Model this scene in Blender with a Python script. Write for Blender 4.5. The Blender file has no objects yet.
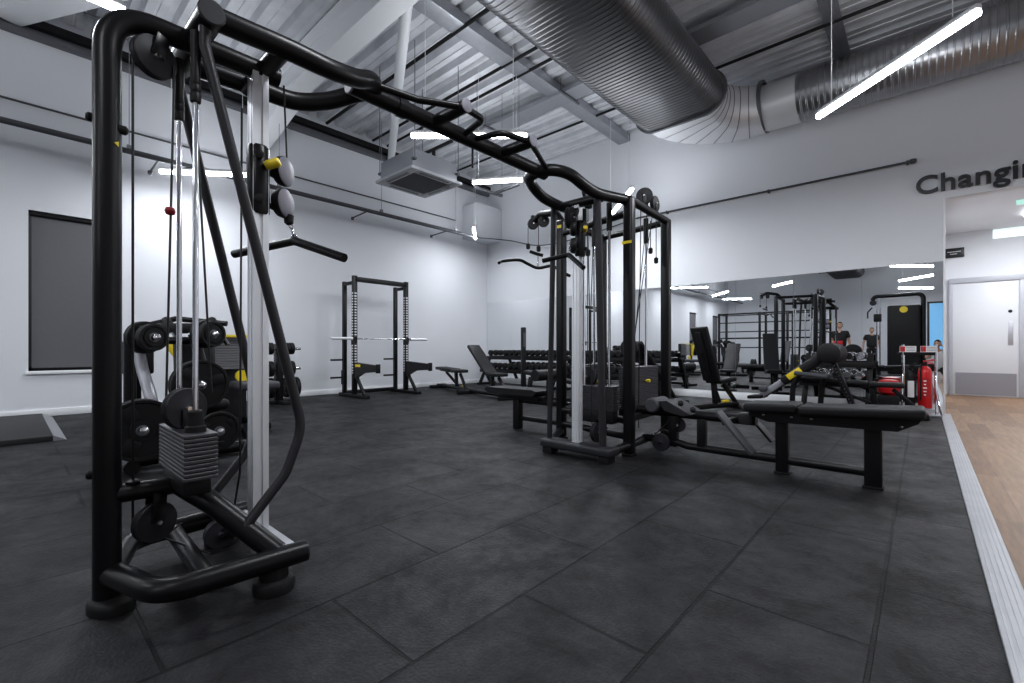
import bpy, bmesh, math, random
from mathutils import Vector as V, Matrix, Quaternion
random.seed(7)
PI = math.pi
scene = bpy.context.scene
COL = scene.collection

# ---------------------------------------------------------------- camera maths (photo measurements -> metres)
CAMZ, F, CX, HY = 0.93, 455.0, 512.0, 348.0
HEAD = math.radians(42.09)
FW = V((-math.sin(HEAD), math.cos(HEAD), 0)); RT = V((math.cos(HEAD), math.sin(HEAD), 0))
def ray(u, v): return FW + RT * ((u - CX) / F) + V((0, 0, 1)) * ((HY - v) / F)
def atz(u, v, z): d = ray(u, v); return V((0, 0, CAMZ)) + d * ((z - CAMZ) / d.z)
def atX(u, v, x): d = ray(u, v); return V((0, 0, CAMZ)) + d * (x / d.x)
def atY(u, v, y): d = ray(u, v); return V((0, 0, CAMZ)) + d * (y / d.y)

XL, YM, YR, XR = -8.87, 8.80, -12.0, 4.0        # left wall, mirror wall, rear wall, right wall
ZC = 5.45                                       # underside of the roof deck

# ---------------------------------------------------------------- materials
MATS = {}
def mat(name, col, rough=.5, metal=0., emit=None, estr=0., noise=0., nscale=20., bump=0., bscale=200., spec=.5, coat=0.):
    if name in MATS: return MATS[name]
    m = bpy.data.materials.new(name); m.use_nodes = True
    nt = m.node_tree; b = nt.nodes['Principled BSDF']
    c = (*col, 1)
    b.inputs['Base Color'].default_value = c
    b.inputs['Roughness'].default_value = rough
    b.inputs['Metallic'].default_value = metal
    b.inputs['Specular IOR Level'].default_value = spec
    b.inputs['Coat Weight'].default_value = coat
    tc = nt.nodes.new('ShaderNodeTexCoord')
    if noise:
        n = nt.nodes.new('ShaderNodeTexNoise'); n.inputs['Scale'].default_value = nscale; n.inputs['Detail'].default_value = 4
        mp = nt.nodes.new('ShaderNodeMapRange'); mp.inputs['To Min'].default_value = 1 - noise; mp.inputs['To Max'].default_value = 1 + noise
        mx = nt.nodes.new('ShaderNodeMix'); mx.data_type = 'RGBA'; mx.blend_type = 'MULTIPLY'; mx.inputs['Factor'].default_value = 1
        nt.links.new(tc.outputs['Object'], n.inputs['Vector']); nt.links.new(n.outputs['Fac'], mp.inputs['Value'])
        mx.inputs['A'].default_value = c
        nt.links.new(mp.outputs['Result'], mx.inputs['B']); nt.links.new(mx.outputs['Result'], b.inputs['Base Color'])
    if bump:
        n2 = nt.nodes.new('ShaderNodeTexNoise'); n2.inputs['Scale'].default_value = bscale
        bp = nt.nodes.new('ShaderNodeBump'); bp.inputs['Strength'].default_value = bump; bp.inputs['Distance'].default_value = .002
        nt.links.new(tc.outputs['Object'], n2.inputs['Vector']); nt.links.new(n2.outputs['Fac'], bp.inputs['Height']); nt.links.new(bp.outputs['Normal'], b.inputs['Normal'])
    if emit:
        b.inputs['Emission Color'].default_value = (*emit, 1); b.inputs['Emission Strength'].default_value = estr
    MATS[name] = m
    return m

BLK = mat('black powder-coated steel', (.0065, .0065, .008), .34, spec=.32, noise=.15, nscale=30)
BLK2 = mat('matt black steel', (.008, .008, .0095), .5, spec=.3)
DKG = mat('dark graphite steel', (.026, .0255, .030), .46, spec=.35)
RUB = mat('black rubber', (.008, .008, .009), .6, bump=.2, spec=.3)
PAD = mat('black vinyl upholstery', (.0095, .0095, .0115), .5, bump=.25, bscale=400, spec=.35)
PADG = mat('grey vinyl upholstery', (.065, .065, .075), .55, bump=.2, bscale=400)
PLATE = mat('grey painted weight plate', (.045, .044, .052), .42, noise=.1, nscale=60)
DISC = mat('charcoal pulley plastic', (.022, .0215, .027), .48, spec=.35)
LILAC = mat('pale grey pulley face', (.20, .195, .23), .5)
CHR = mat('polished chrome', (.82, .83, .86), .12, 1.)
ALU = mat('anodised aluminium', (.80, .81, .84), .38, .45)
ALUD = mat('brushed aluminium strip', (.46, .465, .49), .45, .5, noise=.15, nscale=6)
GALV = mat('galvanised steel', (.42, .43, .46), .42, .8, noise=.12, nscale=12)
GALVD = mat('dull galvanised strut', (.16, .165, .18), .5, .5)
PIPE = mat('dark grey pipe', (.085, .088, .098), .5, .3)
WHITE = mat('white paint', (.72, .735, .76), .6)
WHITEG = mat('white gloss', (.82, .83, .85), .3)
YEL = mat('yellow plastic', (.80, .62, .03), .4)
RED = mat('red paint', (.55, .012, .018), .3)
REDB = mat('red knob plastic', (.28, .01, .015), .45)
CABLE = mat('black coated cable', (.008, .008, .009), .4)
WIRE = mat('steel wire', (.25, .26, .28), .4, .6)
LED = mat('white led diffuser', (.9, .9, .95), .4, emit=(.93, .96, 1.), estr=30.)
SIGNK = mat('black sign plastic', (.012, .013, .016), .35)
TXT = mat('black acrylic lettering', (.014, .014, .018), .35)
SKIN = mat('skin', (.50, .30, .22), .5)
HAIR = mat('dark hair', (.015, .011, .009), .6)
TEEB = mat('black cotton', (.010, .010, .012), .8)
TEEW = mat('white cotton', (.72, .72, .74), .8)
TROU = mat('black trousers', (.012, .012, .015), .8)
FLAB = mat('white printed label', (.75, .75, .76), .5)

# ---------------------------------------------------------------- mesh builder
def frame_from(d, up=V((0, 0, 1))):
    d = d.normalized()
    if abs(d.dot(up)) > .98: up = V((0, 1, 0))
    s = d.cross(up).normalized(); return s, s.cross(d).normalized()      # side, up'

def fillet(pts, r, seg=6, closed=False):
    pts = [V(p) for p in pts]
    n = len(pts); out = []
    for i, p in enumerate(pts):
        if not closed and (i == 0 or i == n - 1): out.append(p); continue
        a, b = pts[i - 1], pts[(i + 1) % n]
        da, db = (a - p), (b - p)
        la, lb = da.length, db.length
        if la < 1e-6 or lb < 1e-6: out.append(p); continue
        da.normalize(); db.normalize()
        ang = da.angle(db)
        if ang > PI - .03: out.append(p); continue
        rr = r[i] if isinstance(r, (list, tuple)) else r
        k = min(rr / math.tan(ang / 2), la * .49, lb * .49)
        p0, p1 = p + da * k, p + db * k
        for j in range(seg + 1):
            t = j / seg
            out.append(p0 * (1 - t) ** 2 + p * 2 * t * (1 - t) + p1 * t ** 2)
    return out

def spline(pts, seg=6):
    pts = [V(p) for p in pts]; out = []
    for i in range(len(pts) - 1):
        p0 = pts[max(i - 1, 0)]; p1 = pts[i]; p2 = pts[i + 1]; p3 = pts[min(i + 2, len(pts) - 1)]
        for j in range(seg):
            t = j / seg
            out.append(.5 * ((2 * p1) + (p2 - p0) * t + (2 * p0 - 5 * p1 + 4 * p2 - p3) * t * t + (3 * p1 - p0 - 3 * p2 + p3) * t ** 3))
    out.append(pts[-1]); return out

class MB:
    def __init__(s): s.v = []; s.f = []
    def add(s, vs, fs):
        b = len(s.v); s.v += [V(x) for x in vs]; s.f += [tuple(b + i for i in f) for f in fs]; return s
    def box(s, c, sz, rot=None, bev=0., seg=2):
        bm = bmesh.new(); bmesh.ops.create_cube(bm, size=1)
        for v in bm.verts: v.co = V((v.co.x * sz[0], v.co.y * sz[1], v.co.z * sz[2]))
        if bev: bmesh.ops.bevel(bm, geom=bm.edges[:] , offset=min(bev, min(sz) * .49), segments=seg, affect='EDGES', profile=.5)
        R = rot if rot is not None else Matrix.Identity(3)
        bm.verts.index_update()
        s.add([R @ v.co + V(c) for v in bm.verts], [[v.index for v in f.verts] for f in bm.faces]); bm.free(); return s
    def bx(s, x0, x1, y0, y1, z0, z1, bev=0., seg=2):
        return s.box(((x0 + x1) / 2, (y0 + y1) / 2, (z0 + z1) / 2), (abs(x1 - x0), abs(y1 - y0), abs(z1 - z0)), None, bev, seg)
    def bar(s, p0, p1, w, h, up=V((0, 0, 1)), bev=.004):
        p0, p1 = V(p0), V(p1); d = p1 - p0; sd, u = frame_from(d, V(up))
        R = Matrix((sd, d.normalized(), u)).transposed()
        return s.box((p0 + p1) / 2, (w, d.length, h), R, bev)
    def tube(s, pts, r, bend=0., n=12, closed=False, caps=True, seg=6, rr=None):
        pts = fillet(pts, bend, seg, closed) if bend else [V(p) for p in pts]
        q = [pts[0]]
        for p in pts[1:]:
            if (p - q[-1]).length > 1e-5: q.append(p)
        pts = q; m = len(pts)
        tang = []
        for i in range(m):
            if closed: t = pts[(i + 1) % m] - pts[i - 1]
            else: t = pts[min(i + 1, m - 1)] - pts[max(i - 1, 0)]
            tang.append(t.normalized())
        sd, up = frame_from(tang[0]); vs = []
        for i in range(m):
            if i:
                sd = (sd - tang[i] * sd.dot(tang[i])).normalized()
                up = sd.cross(tang[i]).normalized()
            else: up = sd.cross(tang[0]).normalized()
            rad = rr[i] if rr else r
            for k in range(n):
                a = 2 * PI * k / n
                vs.append(pts[i] + (sd * math.cos(a) + up * math.sin(a)) * rad)
        fs = []
        for i in range(m if closed else m - 1):
            j = (i + 1) % m
            for k in range(n):
                l = (k + 1) % n
                fs.append((i * n + k, i * n + l, j * n + l, j * n + k))
        if caps and not closed:
            fs.append(tuple(range(n))[::-1]); fs.append(tuple((m - 1) * n + k for k in range(n)))
        return s.add(vs, fs)
    def cyl(s, p0, p1, r, r2=None, n=16):
        return s.tube([p0, p1], r, n=n, rr=[r, r if r2 is None else r2])
    def lathe(s, prof, o, ax, n=24, ring=False):
        if ring: prof = list(prof) + [prof[0]]
        """prof: list of (radius, height along axis)"""
        o = V(o); ax = V(ax).normalized(); sd, up = frame_from(ax); vs = []; fs = []
        for (r, h) in prof:
            for k in range(n):
                a = 2 * PI * k / n; vs.append(o + ax * h + (sd * math.cos(a) + up * math.sin(a)) * max(r, 1e-4))
        for i in range(len(prof) - 1):
            for k in range(n):
                l = (k + 1) % n; fs.append((i * n + k, i * n + l, (i + 1) * n + l, (i + 1) * n + k))
        if not ring: fs.append(tuple(range(n))[::-1]); fs.append(tuple((len(prof) - 1) * n + k for k in range(n)))
        return s.add(vs, fs)
    def disc(s, c, ax, r, th, bev=.004, n=28):
        h = th / 2
        return s.lathe([(r - bev, -h), (r, -h + bev), (r, h - bev), (r - bev, h)], c, ax, n)
    def pulley(s, c, ax, r, th, n=28):
        h = th / 2
        return s.lathe([(r * .25, -h * 1.1), (r * .3, -h), (r * .96, -h), (r, -h * .8), (r, -h * .5), (r * .9, 0), (r, h * .5), (r, h * .8), (r * .96, h), (r * .3, h), (r * .25, h * 1.1)], c, ax, n)
    def prism(s, poly, o, ux, uy, depth):
        """poly (2D) drawn on ux, uy at o and pushed along ux x uy by depth (centred)"""
        o, ux, uy = V(o), V(ux), V(uy); nn = ux.cross(uy).normalized(); n = len(poly)
        vs = [o + ux * a + uy * b - nn * depth / 2 for a, b in poly] + [o + ux * a + uy * b + nn * depth / 2 for a, b in poly]
        fs = [tuple(range(n))[::-1], tuple(range(n, 2 * n))] + [(i, (i + 1) % n, n + (i + 1) % n, n + i) for i in range(n)]
        return s.add(vs, fs)
    def build(s, name, m, parent=None, smooth=35.):
        me = bpy.data.meshes.new(name); me.from_pydata([tuple(x) for x in s.v], [], s.f); me.validate(); me.update()
        bm = bmesh.new(); bm.from_mesh(me); bmesh.ops.remove_doubles(bm, verts=bm.verts, dist=1e-6); bmesh.ops.recalc_face_normals(bm, faces=bm.faces); bm.to_mesh(me); bm.free()
        for p in me.polygons: p.use_smooth = True
        try: me.set_sharp_from_angle(angle=math.radians(smooth))
        except Exception: pass
        o = bpy.data.objects.new(name, me); COL.objects.link(o)
        if m is not None: me.materials.append(m)
        if parent is not None: o.parent = parent
        return o

def tag(o, label, cat, group=None, kind=None):
    o['label'] = label; o['category'] = cat
    if group: o['group'] = group
    if kind: o['kind'] = kind
    return o
def thing(name, label, cat, group=None):
    o = bpy.data.objects.new(name, None); o.empty_display_size = .1; COL.objects.link(o)
    return tag(o, label, cat, group)
def settle(root, loc):
    """move a root that was built with world coordinates to its own base point"""
    loc = V(loc); root.location = loc
    for c in root.children: c.location = c.location - loc
    return root
def place(root, loc, rz=0.): root.location = V(loc); root.rotation_euler = (0, 0, rz); return root
def dup(root, loc, rz=0., label=None, group=None):
    def cp(o, par):
        c = o.copy(); COL.objects.link(c); c.parent = par
        for ch in list(o.children): cp(ch, c)
        return c
    kids = list(root.children)
    r = root.copy(); COL.objects.link(r); r.location = V(loc); r.rotation_euler = (0, 0, rz)
    for ch in kids: cp(ch, r)
    if label: r['label'] = label
    if group: r['group'] = group
    return r
def struct(name, mb, m, smooth=35.):
    o = mb.build(name, m, None, smooth); o['kind'] = 'structure'; return o
def Rz(a): return Matrix.Rotation(a, 3, 'Z')
def Rx(a): return Matrix.Rotation(a, 3, 'X')
def Ry(a): return Matrix.Rotation(a, 3, 'Y')
X_, Y_, Z_ = V((1, 0, 0)), V((0, 1, 0)), V((0, 0, 1))
# ================================================================ ROOM SHELL
def nodes(name):
    m = bpy.data.materials.new(name); m.use_nodes = True
    return m, m.node_tree, m.node_tree.nodes['Principled BSDF']
def rubber_tiles():
    m, nt, b = nodes('rubber floor tiles'); N = nt.nodes.new; L = nt.links.new
    tc = N('ShaderNodeTexCoord'); sp = N('ShaderNodeSeparateXYZ'); L(tc.outputs['Object'], sp.inputs[0])
    ax = N('ShaderNodeMath'); ax.operation = 'ADD'; ax.inputs[1].default_value = 20.5 - .30
    ay = N('ShaderNodeMath'); ay.operation = 'ADD'; ay.inputs[1].default_value = 20 + .117
    L(sp.outputs['Y'], ax.inputs[0]); L(sp.outputs['X'], ay.inputs[0])
    cb = N('ShaderNodeCombineXYZ'); L(ax.outputs[0], cb.inputs[0]); L(ay.outputs[0], cb.inputs[1])
    br = N('ShaderNodeTexBrick'); br.offset = .5; br.squash = 1
    br.inputs['Scale'].default_value = 1; br.inputs['Brick Width'].default_value = 1.; br.inputs['Row Height'].default_value = .5
    br.inputs['Mortar Size'].default_value = .0075; br.inputs['Mortar Smooth'].default_value = .3
    br.inputs['Color1'].default_value = (.0095, .0095, .0112, 1); br.inputs['Color2'].default_value = (.0135, .0135, .0155, 1); br.inputs['Mortar'].default_value = (.0012, .0012, .0015, 1)
    L(cb.outputs[0], br.inputs['Vector'])
    n1 = N('ShaderNodeTexNoise'); n1.inputs['Scale'].default_value = 2.4; n1.inputs['Detail'].default_value = 10; n1.inputs['Roughness'].default_value = .80; n1.inputs['Distortion'].default_value = .25
    n2 = N('ShaderNodeTexNoise'); n2.inputs['Scale'].default_value = 90; n2.inputs['Detail'].default_value = 3
    L(tc.outputs['Object'], n1.inputs['Vector']); L(tc.outputs['Object'], n2.inputs['Vector'])
    mr = N('ShaderNodeMapRange'); mr.inputs['From Min'].default_value = .40; mr.inputs['From Max'].default_value = .68; mr.inputs['To Min'].default_value = .36; mr.inputs['To Max'].default_value = 2.7
    L(n1.outputs['Fac'], mr.inputs['Value'])
    mr2 = N('ShaderNodeMapRange'); mr2.inputs['To Min'].default_value = .35; mr2.inputs['To Max'].default_value = 1.65; L(n2.outputs['Fac'], mr2.inputs['Value'])
    mm = N('ShaderNodeMath'); mm.operation = 'MULTIPLY'; L(mr.outputs[0], mm.inputs[0]); L(mr2.outputs[0], mm.inputs[1])
    mx = N('ShaderNodeMix'); mx.data_type = 'RGBA'; mx.blend_type = 'MULTIPLY'; mx.inputs['Factor'].default_value = 1
    L(br.outputs['Color'], mx.inputs['A']); L(mm.outputs[0], mx.inputs['B']); L(mx.outputs['Result'], b.inputs['Base Color'])
    mr3 = N('ShaderNodeMapRange'); mr3.inputs['From Min'].default_value = .3; mr3.inputs['From Max'].default_value = .75; mr3.inputs['To Min'].default_value = .70; mr3.inputs['To Max'].default_value = .40
    L(n1.outputs['Fac'], mr3.inputs['Value']); L(mr3.outputs[0], b.inputs['Roughness'])
    b.inputs['Specular IOR Level'].default_value = .28
    inv = N('ShaderNodeMath'); inv.operation = 'MULTIPLY_ADD'; inv.inputs[1].default_value = -3.; L(br.outputs['Fac'], inv.inputs[0]); L(n2.outputs['Fac'], inv.inputs[2])
    bp = N('ShaderNodeBump'); bp.inputs['Strength'].default_value = .9; bp.inputs['Distance'].default_value = .003
    L(inv.outputs[0], bp.inputs['Height']); L(bp.outputs['Normal'], b.inputs['Normal'])
    return m
def wood_floor():
    m, nt, b = nodes('oak plank floor'); N = nt.nodes.new; L = nt.links.new
    tc = N('ShaderNodeTexCoord'); sp = N('ShaderNodeSeparateXYZ'); L(tc.outputs['Object'], sp.inputs[0])
    ax = N('ShaderNodeMath'); ax.operation = 'ADD'; ax.inputs[1].default_value = 30.
    ay = N('ShaderNodeMath'); ay.operation = 'ADD'; ay.inputs[1].default_value = 30.
    L(sp.outputs['Y'], ax.inputs[0]); L(sp.outputs['X'], ay.inputs[0])
    cb = N('ShaderNodeCombineXYZ'); L(ax.outputs[0], cb.inputs[0]); L(ay.outputs[0], cb.inputs[1])
    br = N('ShaderNodeTexBrick'); br.offset = .37
    br.inputs['Scale'].default_value = 1; br.inputs['Brick Width'].default_value = 1.2; br.inputs['Row Height'].default_value = .16
    br.inputs['Mortar Size'].default_value = .0012; br.inputs['Bias'].default_value = 0
    br.inputs['Color1'].default_value = (.285, .170, .092, 1); br.inputs['Color2'].default_value = (.165, .088, .045, 1); br.inputs['Mortar'].default_value = (.12, .08, .05, 1)
    L(cb.outputs[0], br.inputs['Vector'])
    mp = N('ShaderNodeMapping'); mp.inputs['Scale'].default_value = (14, 1.6, 1); L(tc.outputs['Object'], mp.inputs['Vector'])
    n1 = N('ShaderNodeTexNoise'); n1.inputs['Scale'].default_value = 2.2; n1.inputs['Detail'].default_value = 6; n1.inputs['Roughness'].default_value = .65; L(mp.outputs[0], n1.inputs['Vector'])
    mr = N('ShaderNodeMapRange'); mr.inputs['From Min'].default_value = .3; mr.inputs['From Max'].default_value = .7; mr.inputs['To Min'].default_value = .72; mr.inputs['To Max'].default_value = 1.3; L(n1.outputs['Fac'], mr.inputs['Value'])
    mx = N('ShaderNodeMix'); mx.data_type = 'RGBA'; mx.blend_type = 'MULTIPLY'; mx.inputs['Factor'].default_value = 1
    L(br.outputs['Color'], mx.inputs['A']); L(mr.outputs[0], mx.inputs['B']); L(mx.outputs['Result'], b.inputs['Base Color'])
    b.inputs['Roughness'].default_value = .45
    return m
def wall_paint(name, col):
    m, nt, b = nodes(name); N = nt.nodes.new; L = nt.links.new
    tc = N('ShaderNodeTexCoord'); n1 = N('ShaderNodeTexNoise'); n1.inputs['Scale'].default_value = 1.3; n1.inputs['Detail'].default_value = 3
    L(tc.outputs['Object'], n1.inputs['Vector'])
    cr = N('ShaderNodeValToRGB'); cr.color_ramp.elements[0].color = (*[c * .97 for c in col], 1); cr.color_ramp.elements[1].color = (*[min(c * 1.03, 1) for c in col], 1)
    L(n1.outputs['Fac'], cr.inputs[0]); L(cr.outputs[0], b.inputs['Base Color']); b.inputs['Roughness'].default_value = .7
    n2 = N('ShaderNodeTexNoise'); n2.inputs['Scale'].default_value = 150; L(tc.outputs['Object'], n2.inputs['Vector'])
    bp = N('ShaderNodeBump'); bp.inputs['Strength'].default_value = .06; bp.inputs['Distance'].default_value = .002; L(n2.outputs['Fac'], bp.inputs['Height']); L(bp.outputs['Normal'], b.inputs['Normal'])
    return m
WALL = wall_paint('white wall paint', (.70, .715, .75))
DECK = mat('galvanised roof deck', (.74, .75, .78), .36, .4, noise=.28, nscale=3.)

XE = .228                                           # end of the mirror wall
struct('floor', MB().bx(XL - .2, .19, YR - .2, YM + .2, -.12, 0), rubber_tiles())
struct('floor_corridor', MB().bx(.19, XR + .2, YR - .2, 13.0, -.12, 0.), wood_floor())
th = MB().bx(.185, .285, YR, YM, 0, .012, .004)
for k in range(5): th.bx(.20 + k * .017, .207 + k * .017, YR, YM, .011, .0145)
struct('trim_1', th, ALUD)
ZT = 5.6
W0, W1, WZ0, WZ1 = .18, 1.14, .62, 2.78            # window opening size on the left wall
wl = MB(); ys = [YR]
WINS = [.18, -3.3, -6.75, -10.2]
for y in sorted(WINS): ys += [y, y + W1 - W0]
ys.append(YM)
for i in range(0, len(ys), 2): wl.bx(XL - .2, XL, ys[i], ys[i + 1], 0, ZT)
for y in WINS:
    wl.bx(XL - .2, XL, y, y + W1 - W0, 0, WZ0); wl.bx(XL - .2, XL, y, y + W1 - W0, WZ1, ZT)
struct('wall_left', wl, WALL)
wf = MB().bx(XL - .2, XE, YM, YM + .15, 0, ZT).bx(XE, XR + .2, YM, YM + .15, 3.03, ZT)
struct('wall_front', wf, WALL)
struct('wall_corridor_left', MB().bx(XE - .12, XE, YM + .15, 12.6, 0, 3.3), WALL)
struct('wall_corridor_end', MB().bx(-.2, XR + .2, 12.6, 12.8, 0, 3.35), WALL)
struct('wall_right', MB().bx(XR, XR + .2, YR, 12.8, 0, ZT), WALL)
rw = MB().bx(XL - .2, .15, YR - .2, YR, 0, ZT).bx(1.6, XR + .2, YR - .2, YR, 0, ZT).bx(.15, 1.6, YR - .2, YR, 3.15, ZT).bx(.15, 1.6, YR - .2, YR, 0, .5)
struct('wall_rear', rw, WALL)
struct('ceiling_corridor', MB().bx(XE - .1, XR, YM + .15, 12.6, 3.2, 3.32), WALL)
struct('baseboard_left', MB().bx(XL, XL + .018, YR, YM, 0, .10, .004), WHITEG)
struct('baseboard_front', MB().bx(XL + .018, XE - .02, YM - .018, YM, 0, .13, .004), WHITEG)
struct('baseboard_corridor', MB().bx(XE, XE + .34 - .22, 12.585, 12.6, 0, .1), WHITEG)
struct('trim_2', MB().bx(XE - .016, XE + .005, YM - .012, YM + .15, 0, 3.03, .003), WHITEG)
# roof deck: trapezoidal ribs running across the hall
dk = MB(); y = YR - .1; pitch = .36; prof = []
while y < YM + .2:
    prof += [(y, ZC), (y + .10, ZC), (y + .105, ZC + .012), (y + .125, ZC + .012), (y + .13, ZC), (y + .22, ZC), (y + .25, ZC + .11), (y + .33, ZC + .11)]; y += pitch
n = len(prof); vs = [(XL - .2, a, b) for a, b in prof] + [(XR + .2, a, b) for a, b in prof]
dk.add(vs, [(i, i + 1, n + i + 1, n + i) for i in range(n - 1)])
struct('ceiling', dk, DECK, 20)
struct('ceiling_roof_slab', MB().bx(XL - .2, XR + .2, YR - .3, YM + .3, ZT, ZT + .1), WHITE)
# roof steel
def ibeam(name, p0, p1, depth, width, m, tf=.02, deep0=None):
    p0, p1 = V(p0), V(p1); mb = MB()
    mb.bar(p0 + Z_ * (depth - tf / 2), p1 + Z_ * (depth - tf / 2), width, tf); mb.bar(p0 + Z_ * tf / 2, p1 + Z_ * tf / 2, width, tf)
    mb.bar(p0 + Z_ * depth / 2, p1 + Z_ * depth / 2, .02, depth - tf)
    return struct(name, mb, m)
ibeam('ceiling_beam', (XL, 3.02, 4.93), (XR, 3.02, 4.93), .50, .30, WHITE)
ibeam('ceiling_beam', (XL, -3.2, 4.93), (XR, -3.2, 4.93), .50, .30, WHITE)
ibeam('ceiling_beam', (XL, -8.6, 4.93), (XR, -8.6, 4.93), .50, .30, WHITE)
for a in (3.02, -3.2, -8.6):                       # haunches at the wall
    struct('ceiling_beam', MB().prism([(0, 0), (2.0, 0), (0, -.45)], (XL, a, 4.94), X_, Z_, .28), WHITE)
def brace(p0, p1, r): return struct('ceiling_beam', MB().cyl(p0, p1, r, n=20), WHITE, 60)
pa, pb = atz(407, 0, 5.08), atz(391, 160, 5.08); dd = (pb - pa).normalized()
brace(pa - dd * .8, pb + dd * .3, .075)
pa, pb = atz(18, 12, 5.2), atz(95, -8, 5.2); dd = (pb - pa).normalized()
struct('ceiling_beam', MB().bar(pa - dd * .25, pb + dd * 3., .30, .10), WHITE)
# lower purlin trough running towards the mirror wall
px = -4.72
mb = MB().bar((px, -11, 5.30), (px, YM, 5.30), .26, .012).bar((px - .13, -11, 5.37), (px - .13, YM, 5.37), .01, .15).bar((px + .13, -11, 5.37), (px + .13, YM, 5.37), .01, .15)
struct('ceiling_beam', mb, GALV)
struct('ceiling_beam', MB().bar((-.9, -11, 5.33), (-.9, YM, 5.33), .2, .012).bar((-.9, -11, 5.38), (-.9, YM, 5.38), .012, .13), GALV)
struct('trim_3', MB().bx(XL, XL + .10, YR, YM, 5.06, 5.13).bx(XL, XL + .05, YR, YM, 5.13, 5.19), GALVD)
struct('trim_4', MB().bx(XL, XL + .14, YR, YM, 5.20, 5.30), BLK2)
# white boxing in the corner
struct('wall_boxing', MB().bx(XL, XL + .55, YM - .9, YM, 3.75, 4.6, .005), WALL)

# ---- windows on the left wall
BLIND = mat('dark grey roller blind', (.125, .125, .135), .6, noise=.06, nscale=40)
FRAMEK = mat('black window frame', (.012, .013, .018), .4)
GLASSD = mat('window glass at dusk', (.05, .07, .09), .05)
for k, y in enumerate(WINS):
    y0, y1 = y, y + W1 - W0
    w = MB()
    for a in ((y0, y0 + .035), (y1 - .035, y1)): w.bx(XL - .12, XL - .05, a[0], a[1], WZ0, WZ1)
    w.bx(XL - .12, XL - .05, y0, y1, WZ1 - .05, WZ1).bx(XL - .12, XL - .05, y0, y1, WZ0, WZ0 + .05)
    o = struct('window_%d' % (k + 1), w, FRAMEK)
    MB().bx(XL - .105, XL - .095, y0 + .03, y1 - .03, WZ0 + .04, WZ1 - .04).build('pane', GLASSD, o)
    MB().bx(XL - .19, XL + .035, y0 - .03, y1 + .03, WZ0 - .045, WZ0 + .0, .006).build('sill', WHITEG, o)
    bl = thing('roller_blind', ['dark grey roller blind pulled down over the window behind the near cable tower', 'lowered grey roller blind in the mirrored left wall, second window from the mirror', 'lowered grey roller blind in the mirrored left wall, third window from the mirror', 'lowered grey roller blind in the mirrored left wall, window nearest the rear wall'][k], 'blind', 'roller blinds on the left wall')
    MB().bx(XL - .045, XL - .04, y0 + .03, y1 - .03, WZ0 + .03, WZ1 - .05).build('fabric', BLIND, bl)
    MB().cyl((XL - .03, y0 + .015, WZ1 - .045), (XL - .03, y1 - .015, WZ1 - .045), .028).build('roller', BLK2, bl)
    MB().cyl((XL - .043, y0 + .03, WZ0 + .03), (XL - .043, y1 - .03, WZ0 + .03), .012).build('bottom_rail', BLK2, bl)
    settle(bl, (XL - .03, (y0 + y1) / 2, WZ0))
# rear window, daylight behind it (seen in the mirror)
w = MB()
for a in ((.15, .23), (.85, .91), (1.52, 1.6)): w.bx(a[0], a[1], YR - .13, YR - .03, .5, 3.15)
w.bx(.15, 1.6, YR - .13, YR - .03, 3.07, 3.15).bx(.15, 1.6, YR - .13, YR - .03, .5, .58)
o = struct('window_5', w, FRAMEK)
MB().bx(.2, 1.55, YR - .09, YR - .08, .55, 3.1).build('pane', mat('blue daylight glass', (.1, .25, .4), .1, emit=(.16, .38, .62), estr=.9), o)

# ---- corridor door and frame
dl, dr = atY(949, 397, 12.6).x, atY(1021, 397, 12.6).x
o = struct('door_1', MB().bx(dl + .05, dr - .03, 12.555, 12.595, .005, 2.2, .003), mat('pale grey door', (.62, .63, .66), .45))
MB().bx(dl + .09, dr - .06, 12.548, 12.556, .03, .45).build('kick_plate', mat('brushed steel plate', (.36, .36, .40), .42, .7), o)
hb = MB().lathe([(.028, 0), (.028, .006)], (dr - .14, 12.556, 1.62), (0, -1, 0)).build('round_sign', SIGNK, o)
hb = MB().bx(dr - .17, dr - .10, 12.55, 12.557, .98, 1.42, .003).build('push_plate', mat('satin steel', (.5, .5, .54), .35, .6), o)
fr = MB().bx(dl, dl + .05, 12.54, 12.6, 0, 2.26, .004).bx(dr - .03, dr + .04, 12.54, 12.6, 0, 2.26, .004).bx(dl, dr + .04, 12.53, 12.6, 2.2, 2.30, .004)
struct('trim_5', fr, mat('grey door frame', (.42, .43, .47), .4))
# ================================================================ CABLE STATION (two towers joined by an overhead beam)
XS = -2.17
S = thing('cable_station', 'large black cable crossover station, two towers joined by an overhead pull-up beam', 'cable machine')
def P(name, mb, m=BLK, par=None, **k): return mb.build(name, m, par or S, **k)
def mir(p): return V((2 * XS - p[0], p[1], p[2]))
def both(fn, *pts):
    for f in (lambda p: V(p), mir): fn([f(p) for p in pts])

# ---- near tower ------------------------------------------------------------------------------------------
p1 = V((-2.174, .238, 0))
P('upright', MB().tube([p1 + Z_ * .03, p1 + Z_ * 2.15, (XS, .82, 2.152)], .041, .15, 24, seg=10))
def oval(c, a, b, h, rz):
    mb = MB(); n = 28; vs = []
    for (k, z) in ((1., 0), (1., h * .55), (.93, h * .85), (.8, h)):
        for i in range(n):
            t = 2 * PI * i / n; q = Rz(rz) @ V((a * k * math.cos(t), b * k * math.sin(t), z)); vs.append(V(c) + q)
    fs = [(r * n + i, r * n + (i + 1) % n, (r + 1) * n + (i + 1) % n, (r + 1) * n + i) for r in range(3) for i in range(n)]
    fs += [tuple(range(n))[::-1], tuple(3 * n + i for i in range(n))]
    return mb.add(vs, fs)
P('rubber_foot', oval(p1 + V((.015, .01, 0)), .095, .065, .042, .2), RUB)
def legs(q): P('base_tube', MB().tube(q, .041, .14, 20, seg=8))
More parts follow.
